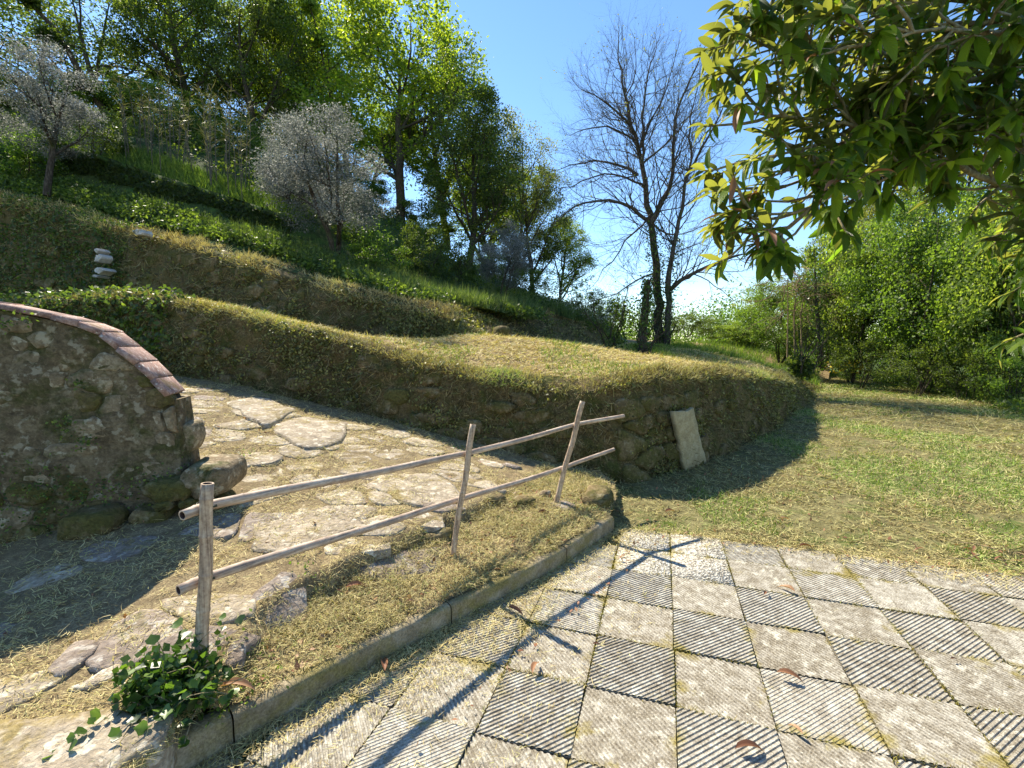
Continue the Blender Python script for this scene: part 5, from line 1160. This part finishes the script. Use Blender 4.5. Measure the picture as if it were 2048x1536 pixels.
# nettles and flowers along the far edge of the lawn
NET = [gz(u, v)[:2] for u, v in [(1645, 752), (1760, 768), (1880, 790), (1980, 812), (2060, 836), (2300, 900)]] + [np.array([24, 8]), np.array([25, 22]), np.array([17, 25])]
XY = sample_poly(NET, 700, ru, 10, 1.2, 40)
mounds('nettles', XY, zLawn, 46, .34, .85, .09, MAT['weed'], ru, 'bright green nettles along the far edge of the lawn', 'ground cover')
tall_grass('verge_grass', NET, 16000, zLawn, .25, .016, ru, MAT['grass'], 'fresh verge grass between the lawn and the right thicket', thr=-.3)
tall_grass('terrace_end_grass', [at(u, v, D)[:2] for u, v, D in [(1350, 695, 17), (1450, 708, 15), (1560, 735, 14.5), (1640, 755, 17), (1640, 740, 24), (1400, 680, 28), (1330, 680, 24)]], 16000, zT1, .24, .016, ru, MAT['grass'], 'fresh grass at the far end of the first terrace', thr=-.4)
q = np.array([at(1300 + ru.normal(0, 26), 706 + ru.normal(0, 4), 13 + ru.uniform(-1, 4))[:2] for _ in range(2600)]); P = np.column_stack([q, zT1(q[:, 0], q[:, 1])]); a = ru.normal(0, .4, (len(q), 3)); a[:, 2] = 1
V, Q, T = blades(P, a, .16, .012, ru, bend=.9); tag(put('tree_foot_grass', mesh('tree_foot_grass', V, [Q, T], MAT['grass'], np.repeat(ru.random(len(q)), 5)), kind='stuff'), 'bright grass round the foot of the ivy stump', 'grass')
n = 300; q = np.array([at(ru.uniform(1650, 1745), ru.uniform(722, 745), ru.uniform(17.5, 19.5)) for _ in range(n)]); V, Q = leaf_quads(q, .09, ru, .9, up=1)
tag(put('yellow_flowers', mesh('yellow_flowers', V, [Q], MAT['yellow'], np.zeros(4 * n)), kind='stuff'), 'yellow flowers in the nettles at the bend of the track', 'flowers')
n = 900; q = np.array([at(u_, v_, D_) for u_, v_, D_ in zip(ru.uniform(1085, 1235, n), ru.uniform(592, 632, n) + 0, ru.uniform(17, 20, n))]); q[:, 2] = zT2(q[:, 0], q[:, 1]) + ru.uniform(.3, 1.0, n); V, Q = leaf_quads(q, .09, ru, .4)
tag(put('pale_seedheads', mesh('pale_seedheads', V, [Q], MAT['white'], np.repeat(ru.random(n), 4)), kind='stuff'), 'pale seed heads above the grass at the end of the upper bank', 'wildflowers')
# ================================================================ LOQUAT (near, upper right)
def loq_leaf(fold=.25, curl=.5, wv=.02, seed=0):
    r = np.random.default_rng(seed); n = 8; t = np.linspace(0, 1, n); w_ = .132 * np.sin(np.pi * t ** .8) ** .75 * (t < .999) + .004; V = []; vein = []
    ang = -curl * t ** 1.4; x = np.r_[0, np.cumsum(np.cos((ang[1:] + ang[:-1]) / 2)) / (n - 1)]; z = np.r_[0, np.cumsum(np.sin((ang[1:] + ang[:-1]) / 2)) / (n - 1)]
    for k in range(n):
        for s_ in (-1, -.5, 0, .5, 1):
            y = w_[k] * s_; V.append([x[k], y, z[k] + abs(s_) * w_[k] * fold + (r.normal(0, wv * .5) if abs(s_) == 1 else 0)]); vein.append((t[k] * 13 - abs(s_) * 2.2) * 6.283)
    idx = np.arange(n * 5).reshape(n, 5); Q = np.stack([idx[:-1, :-1], idx[1:, :-1], idx[1:, 1:], idx[:-1, 1:]], -1).reshape(-1, 4); return np.array(V), Q, np.array(vein)
LV = [loq_leaf(.25, .6, seed=1), loq_leaf(.4, 1.0, seed=2), loq_leaf(.15, .3, seed=3)]
def with_vein(me, vein): a = me.attributes.new('vein', 'FLOAT', 'POINT'); a.data.foreach_set('value', np.asarray(vein, np.float32)); return me
LM = [with_vein(mesh('leaf', V, [Q], MAT['loquat'], np.zeros(len(V)), smooth=True), ve) for V, Q, ve in LV]
LMd = [mesh('leaf', V * [1, .7, 1], [Q], MAT['dryleaf'], np.full(len(V), .4), smooth=True) for V, Q, ve in LV]
loq = empty('loquat_tree', (4.4, 3.3, 0), 'loquat tree with big ribbed leaves hanging in from the upper right', 'tree'); lo = np.array(loq.location)
rq = np.random.default_rng(19); b = Bag(); ros = []
trunkP = np.array([[4.4, 3.3, -.1], [4.35, 3.3, 1.0], [4.3, 3.25, 1.9], [4.2, 3.25, 2.6], [4.1, 3.2, 3.3], [4.0, 3.2, 4.2]]); tube(b, trunkP - lo, [.13, .11, .10, .085, .06, .04], 10)
LIMB = [[(2.05e3 + 100, 470, 3.3), (2000, 300, 3.2), (1850, 250, 3.1), (1720, 375, 3.0), (1600, 455, 2.9), (1540, 485, 2.8)],
        [(2150, 250, 3.3), (1960, 215, 3.2), (1790, 270, 3.0), (1640, 300, 2.9), (1520, 330, 2.85)],
        [(2150, 100, 3.3), (1950, 60, 3.3), (1750, 80, 3.2), (1560, 60, 3.1), (1470, 40, 3.0)],
        [(2150, 0, 3.3), (1900, -60, 3.0), (1650, -60, 2.9), (1500, 20, 2.8)],
        [(2150, 300, 3.4), (1980, 320, 3.3), (1850, 360, 3.2), (1760, 380, 3.1)],
        [(2180, 350, 3.3), (2080, 330, 3.0), (1990, 345, 2.9)],
        [(2150, 150, 3.4), (1900, 150, 3.5), (1700, 190, 3.5), (1580, 200, 3.4)],
        [(2250, 560, 3.0), (2160, 520, 2.75), (2060, 490, 2.7)], [(2250, 700, 3.2), (2170, 660, 3.0), (2090, 640, 3.0)],
        [(2200, -100, 3.3), (2000, -80, 3.4), (1800, -20, 3.5), (1650, 100, 3.5)],
        [(2150, 470, 3.3), (1900, 380, 3.0), (1700, 430, 2.8), (1580, 450, 2.7), (1470, 430, 2.7)], [(2150, 300, 3.3), (1800, 330, 2.9), (1620, 250, 2.8), (1480, 230, 2.75)], [(2150, 100, 3.3), (1800, 120, 3.0), (1600, 130, 2.9), (1460, 150, 2.8)],
        [(2150, 350, 3.3), (1750, 300, 3.0), (1600, 380, 2.9), (1500, 400, 2.8)],
        [(2150, 200, 3.2), (2000, 130, 2.7), (1850, 120, 2.5), (1720, 160, 2.5)]]
for L in LIMB:
    P = np.array([at(u_, v_ - (65 if u_ > 1650 and v_ < 460 else 10), D_) for u_, v_, D_ in L]); st = trunkP[np.argmin(np.linalg.norm(trunkP - P[0], axis=1))]; P = np.vstack([st, P]) - lo
    t = np.r_[0, np.cumsum(np.linalg.norm(np.diff(P, axis=0), axis=1))]; q = np.linspace(0, t[-1], int(t[-1] / .09)); C_ = np.stack([np.interp(q, t, P[:, k]) for k in range(3)], 1)
    for _ in range(3): C_[1:-1] = (C_[:-2] + 2 * C_[1:-1] + C_[2:]) / 4
    C_[1:-1] += rq.normal(0, .006, C_[1:-1].shape); tube(b, C_, np.linspace(.028, .006, len(C_)), 7); ros.append((C_[-1], unit(C_[-1] - C_[-3])))
    for k in range(7, len(C_) - 1):
      for _rep in range(2):
        if rq.random() < .60:
            a = unit(C_[k + 1] - C_[k]); s_ = unit(np.cross(a, rq.normal(size=3))); an = rq.uniform(.4, .95); d = unit(a * math.cos(an) + s_ * math.sin(an)); Lk = rq.uniform(.16, .48); T_ = [C_[k]]
            for m_ in range(5): d = unit(d + rq.normal(0, .14, 3) + [0, 0, .02]); T_.append(T_[-1] + d * Lk / 5)
            T_ = np.array(T_); tube(b, T_, np.linspace(.011, .005, 6), 5); ros.append((T_[-1], d))
            if rq.random() < .5:
                d2 = unit(d + rq.normal(0, .6, 3)); T2_ = np.array([T_[2], T_[2] + d2 * .1, T_[2] + d2 * .22]); tube(b, T2_, [.006, .005, .004], 5); ros.append((T2_[-1], d2))
put('branches', b.mesh('branches', MAT['bark_loq'], True), loq)
leaves_ = []
for (p, d) in ros:
    n = rq.integers(8, 12); X = unit(np.cross(d, rq.normal(size=3))); Y = np.cross(d, X); a0 = rq.uniform(0, 6.28)
    for k in range(n):
        a = a0 + k * 2.4; el = rq.uniform(.5, 1.45) if k > 1 else rq.uniform(.15, .5); dd = unit(d * math.cos(el) + (X * math.cos(a) + Y * math.sin(a)) * math.sin(el) + np.array([0, 0, -.38]) * (k > 1))
        up_ = unit(d * .5 + np.array([0, 0, .9]) + rq.normal(0, .2, 3)); W_ = unit(np.cross(up_, dd)); N2 = np.cross(dd, W_)
        leaves_.append((p - d * .02 * k * .4, dd, W_, N2, rq.uniform(.10, .205) * (.75 if k < 2 else 1), rq.integers(0, 3), rq.random() < .06))
def seen(p): 
    q = p + lo - np.array([0, 0, CH]); return q[1] > .3 and -.1 < (q[0] / q[1] * F + 1024) < 2100 and (689 - q[2] / q[1] * F) > -60
vis = [l for l in leaves_ if seen(l[0])]; rest = [l for l in leaves_ if not seen(l[0])]
vis.sort(key=lambda l: np.linalg.norm(l[0] + lo - [0, 0, CH])); lim = 290
for (p, dd, W_, N2, s_, v_, dry) in vis[:lim]:
    o = put('leaf', (LMd if dry else LM)[v_], loq); o.matrix_basis = Matrix([[dd[i] * s_, W_[i] * s_, N2[i] * s_, p[i]] for i in range(3)] + [[0, 0, 0, 1]])
    if dry: o['label'] = 'withered orange-brown leaf'
VV = []; QQ = []; RR = []; VE_ = []; c = 0
for (p, dd, W_, N2, s_, v_, dry) in vis[lim:] + rest:
    V, Q, ve = LV[v_]; VV.append(p + V @ (np.stack([dd, W_, N2]) * s_)); QQ.append(Q + c); c += len(V); RR.append(np.full(len(V), rq.random())); VE_.append(ve)
put('foliage', with_vein(mesh('foliage', np.concatenate(VV), [np.concatenate(QQ)], MAT['loquat'], np.concatenate(RR), smooth=True), np.concatenate(VE_)), loq, kind='stuff')
print('loquat leaves', len(leaves_), len(vis))
# ================================================================ IVY at the left post
iv = empty('ivy_plant', at(370, 1400, 1.72), 'glossy green ivy growing round the foot of the left post', 'ivy'); ivl = np.array(iv.location); ivl[2] = float(zPath(ivl[0], ivl[1])); iv.location = ivl
def ivy_leaf_mesh():
    V = [[0, 0, 0], [.25, .42, .06], [.55, .5, .1], [.75, .22, .03], [1., 0, -.08], [.75, -.22, .03], [.55, -.5, .1], [.25, -.42, .06], [.45, 0, -.03]]
    return V, [[8, k, (k + 1) % 8] for k in range(8)]
IVV, IVT = ivy_leaf_mesh(); IVM = [mesh('leaf', IVV, [np.array(IVT)], MAT['ivy'], np.full(9, a)) for a in (.1, .35, .6, .8, 1.)]
ri = np.random.default_rng(4); b = Bag(); nlf = 0
for k in range(60):
    a = ri.uniform(0, 6.28); d = unit(np.array([math.cos(a) * .9 - .15, math.sin(a) * .5 - .3, ri.uniform(.15, 1.5)])); L = ri.uniform(.08, .33); p = np.array([ri.normal(0, .05), ri.normal(0, .05), -.02]); T_ = [p]
    for m_ in range(7): d = unit(d + ri.normal(0, .22, 3) + [0, 0, -.10]); T_.append(T_[-1] + d * L / 7)
    T_ = np.array(T_); T_[:, 2] = np.maximum(T_[:, 2], -.05); tube(b, T_, np.linspace(.0025, .0012, 8), 4)
    for m_ in range(1, 8):
        for _ in range(1 + (m_ > 2)):
            if nlf >= 298: break
            q = T_[m_] + ri.normal(0, .012, 3); dd = unit(ri.normal(0, 1, 3) * [1, 1, .5] + [0, -.3, .1]); up_ = unit(ri.normal(0, .5, 3) + [-.1, -.25, 1]); W_ = unit(np.cross(up_, dd)); N2 = np.cross(dd, W_); s_ = ri.uniform(.022, .052)
            o = put('leaf', IVM[ri.integers(0, 5)], iv); o.matrix_basis = Matrix([[dd[i] * s_, W_[i] * s_, N2[i] * s_, q[i]] for i in range(3)] + [[0, 0, 0, 1]]); nlf += 1
put('stems', b.mesh('stems', MAT['bark_loq']), iv)
q = unit(ri.normal(size=(900, 3))) * ri.uniform(.1, 1, (900, 1)) ** .6 * [.22, .12, .15] + [-.04, -.02, .04]; q = q[(q[:, 2] > -.05) & (fbm(q[:, 0] * 9, q[:, 1] * 9, q[:, 2] * 9) > -.1)]
V, Q = leaf_quads(q, .034, ri, .9, up=.8); put('inner_leaves', mesh('inner_leaves', V, [Q], MAT['ivy'], np.repeat(ri.random(len(q)), 4)), iv, kind='stuff')
# small weeds on the bed and slabs
P = []
for (u, v, r_, n) in [(1150, 1005, .05, 60), (1180, 1010, .05, 50), (940, 930, .10, 120), (1100, 960, .06, 60), (1200, 960, .08, 70), (490, 1300, .06, 60), (520, 1340, .05, 40), (540, 885, .04, 40), (500, 990, .07, 60), (620, 1180, .05, 30), (1140, 1030, .05, 40), (450, 1400, .04, 30), (1010, 1040, .05, 40)]:
    q = gz(u, v, .2); P.append(np.column_stack([q[0] + ri.normal(0, r_, n), q[1] + ri.normal(0, r_, n), np.zeros(n)]))
P = np.concatenate(P); P[:, 2] = zPath(P[:, 0], P[:, 1]) + ri.uniform(.005, .03, len(P)); leaf_patch('small_weeds', P, .02, MAT['grass'], ri, 'small green weeds sprouting in the bed and on the path', 'weeds')
q = []
for poly_, zf_, n_ in ((BEDP, zPath, 420), (PATHPOLY, zPath, 420), (LAWNP, zLawn, 900), ([(-1.2, .6), (.9, 3.2), (1.3, 3.7), (5.2, 2.3), (5.2, 2.6), (1.2, 3.9)], lambda x, y: 0 * x + .004, 120)):
    XY = sample_poly(poly_, n_, ri, 2.2, 1.4, 12); q.append(np.column_stack([XY, zf_(XY[:, 0], XY[:, 1]) + .012]))
q = np.concatenate(q); V, Q = leaf_quads(q, ri.uniform(.018, .05, len(q)), ri, .5, N=np.array([0, 0, 1.]) + ri.normal(0, .35, q.shape)); V[:, 2] = np.maximum(V[:, 2], np.repeat(q[:, 2], 4) - .006)
tag(put('leaf_scraps', mesh('leaf_scraps', V, [Q], MAT['dryleaf'], np.repeat(ri.random(len(q)), 4)), kind='stuff'), 'small brown scraps of dead leaves scattered over bed, path and lawn', 'dead leaves')
# ================================================================ fallen loquat leaves, each one
def fallen(u, v, L, rz, label, z=None, col=.4, curl=1.1):
    q = gz(u, v, 0) if z is None else gz(u, v, z); zz = .012 if z is None else float(zPath(q[0], q[1])) + .02
    V, Q, _ = loq_leaf(.9, curl, seed=int(u)); V = V * [L, L * .95, L]; me = mesh('fallen_leaf', V, [Q], MAT['dryleaf'], np.full(len(V), col), smooth=True)
    tag(put('fallen_leaf', me, None, (q[0], q[1], zz + .01), (rf.normal(0, .15), -curl * .25, rz)), label, 'leaf')
fallen(1470, 1508, .13, .1, 'curled reddish-brown leaf nearest the bottom edge on a grooved slab', col=.1)
fallen(1553, 1352, .12, -.5, 'curled pinkish leaf lying on the slab joint in the middle of the paving', col=.5)
fallen(1590, 1190, .12, 2.2, 'upright dry leaf beside a slab corner, orange and pale', col=.8)
fallen(1598, 1098, .12, .1, 'dark brown leaf where the grass meets the slabs', col=.0)
fallen(1065, 1355, .11, 1.3, 'pale pink leaf on the slab left of the rail shadows', col=.7)
fallen(770, 1350, .13, 1.9, 'pink-brown leaf standing against the kerb', col=.5)
fallen(1015, 1222, .12, -.6, 'long brown leaf at the edge of the post shadow', col=.3)
fallen(1185, 1296, .05, 0., 'small dark twig-like leaf at the tip of the post shadow', col=.0)
fallen(1528, 1196, .07, .8, 'small brown leaf on the slab just below the lawn edge', col=.3)
fallen(1605, 1478, .07, 2., 'small pale leaf above the largest reddish leaf', col=.9)
fallen(1900, 1326, .04, 0., 'tiny dark red leaf at a joint on the right', col=.0)
fallen(1330, 1028, .13, .3, 'brown leaf in the shade of the wall on the lawn', z=None, col=.3)
fallen(1560, 1042, .10, 0., 'pale leaf lying flat on the sunny lawn', col=.9)
fallen(1075, 1028, .12, .2, 'red-brown leaf in the bed by the right post', z=.2, col=.0)
fallen(1022, 1080, .06, .6, 'small orange-red leaf in the bed', z=.18, col=.2)
fallen(985, 1140, .07, .3, 'small reddish leaf near the kerb inside the bed', z=.15, col=.2)
fallen(690, 1178, .14, .3, 'long dry leaf lying like a stick in the bed', z=.2, col=.5)
fallen(812, 1203, .06, 0., 'small pink leaf in the middle of the bed', z=.16, col=.9)
fallen(440, 1395, .15, .1, 'pink dry leaf beside the ivy on the bed edge', z=.15, col=.8)
fallen(225, 1532, .06, 0., 'pink leaf on the edge slab at the bottom', z=.28, col=.8)
# twig heap on the lawn edge at the right
b = Bag(); tq = gz(1985, 1112); tw = empty('twig_pile', tq, 'small heap of brown twigs and dead leaves on the lawn edge at the right', 'twigs')
for k in range(16):
    a = rf.uniform(0, 3.14); c = np.array([rf.normal(0, .2), rf.normal(0, .07), .015 + rf.uniform(0, .03)]); d = np.array([math.cos(a), math.sin(a) * .6, rf.normal(0, .1)]) * rf.uniform(.05, .16); tube(b, [c - d, c + rf.normal(0, .01, 3), c + d], [.005, .004, .003], 5)
put('twig', b.mesh('twig', MAT['vine']), tw, kind='stuff')
for k in range(14):
    o = put('leaf', LMd[k % 3], tw, (rf.normal(0, .24), rf.normal(0, .08), .03 + rf.uniform(0, .02)), (rf.normal(0, .4), rf.normal(0, .3), rf.uniform(0, 6.28)), (.09, .09, .09))
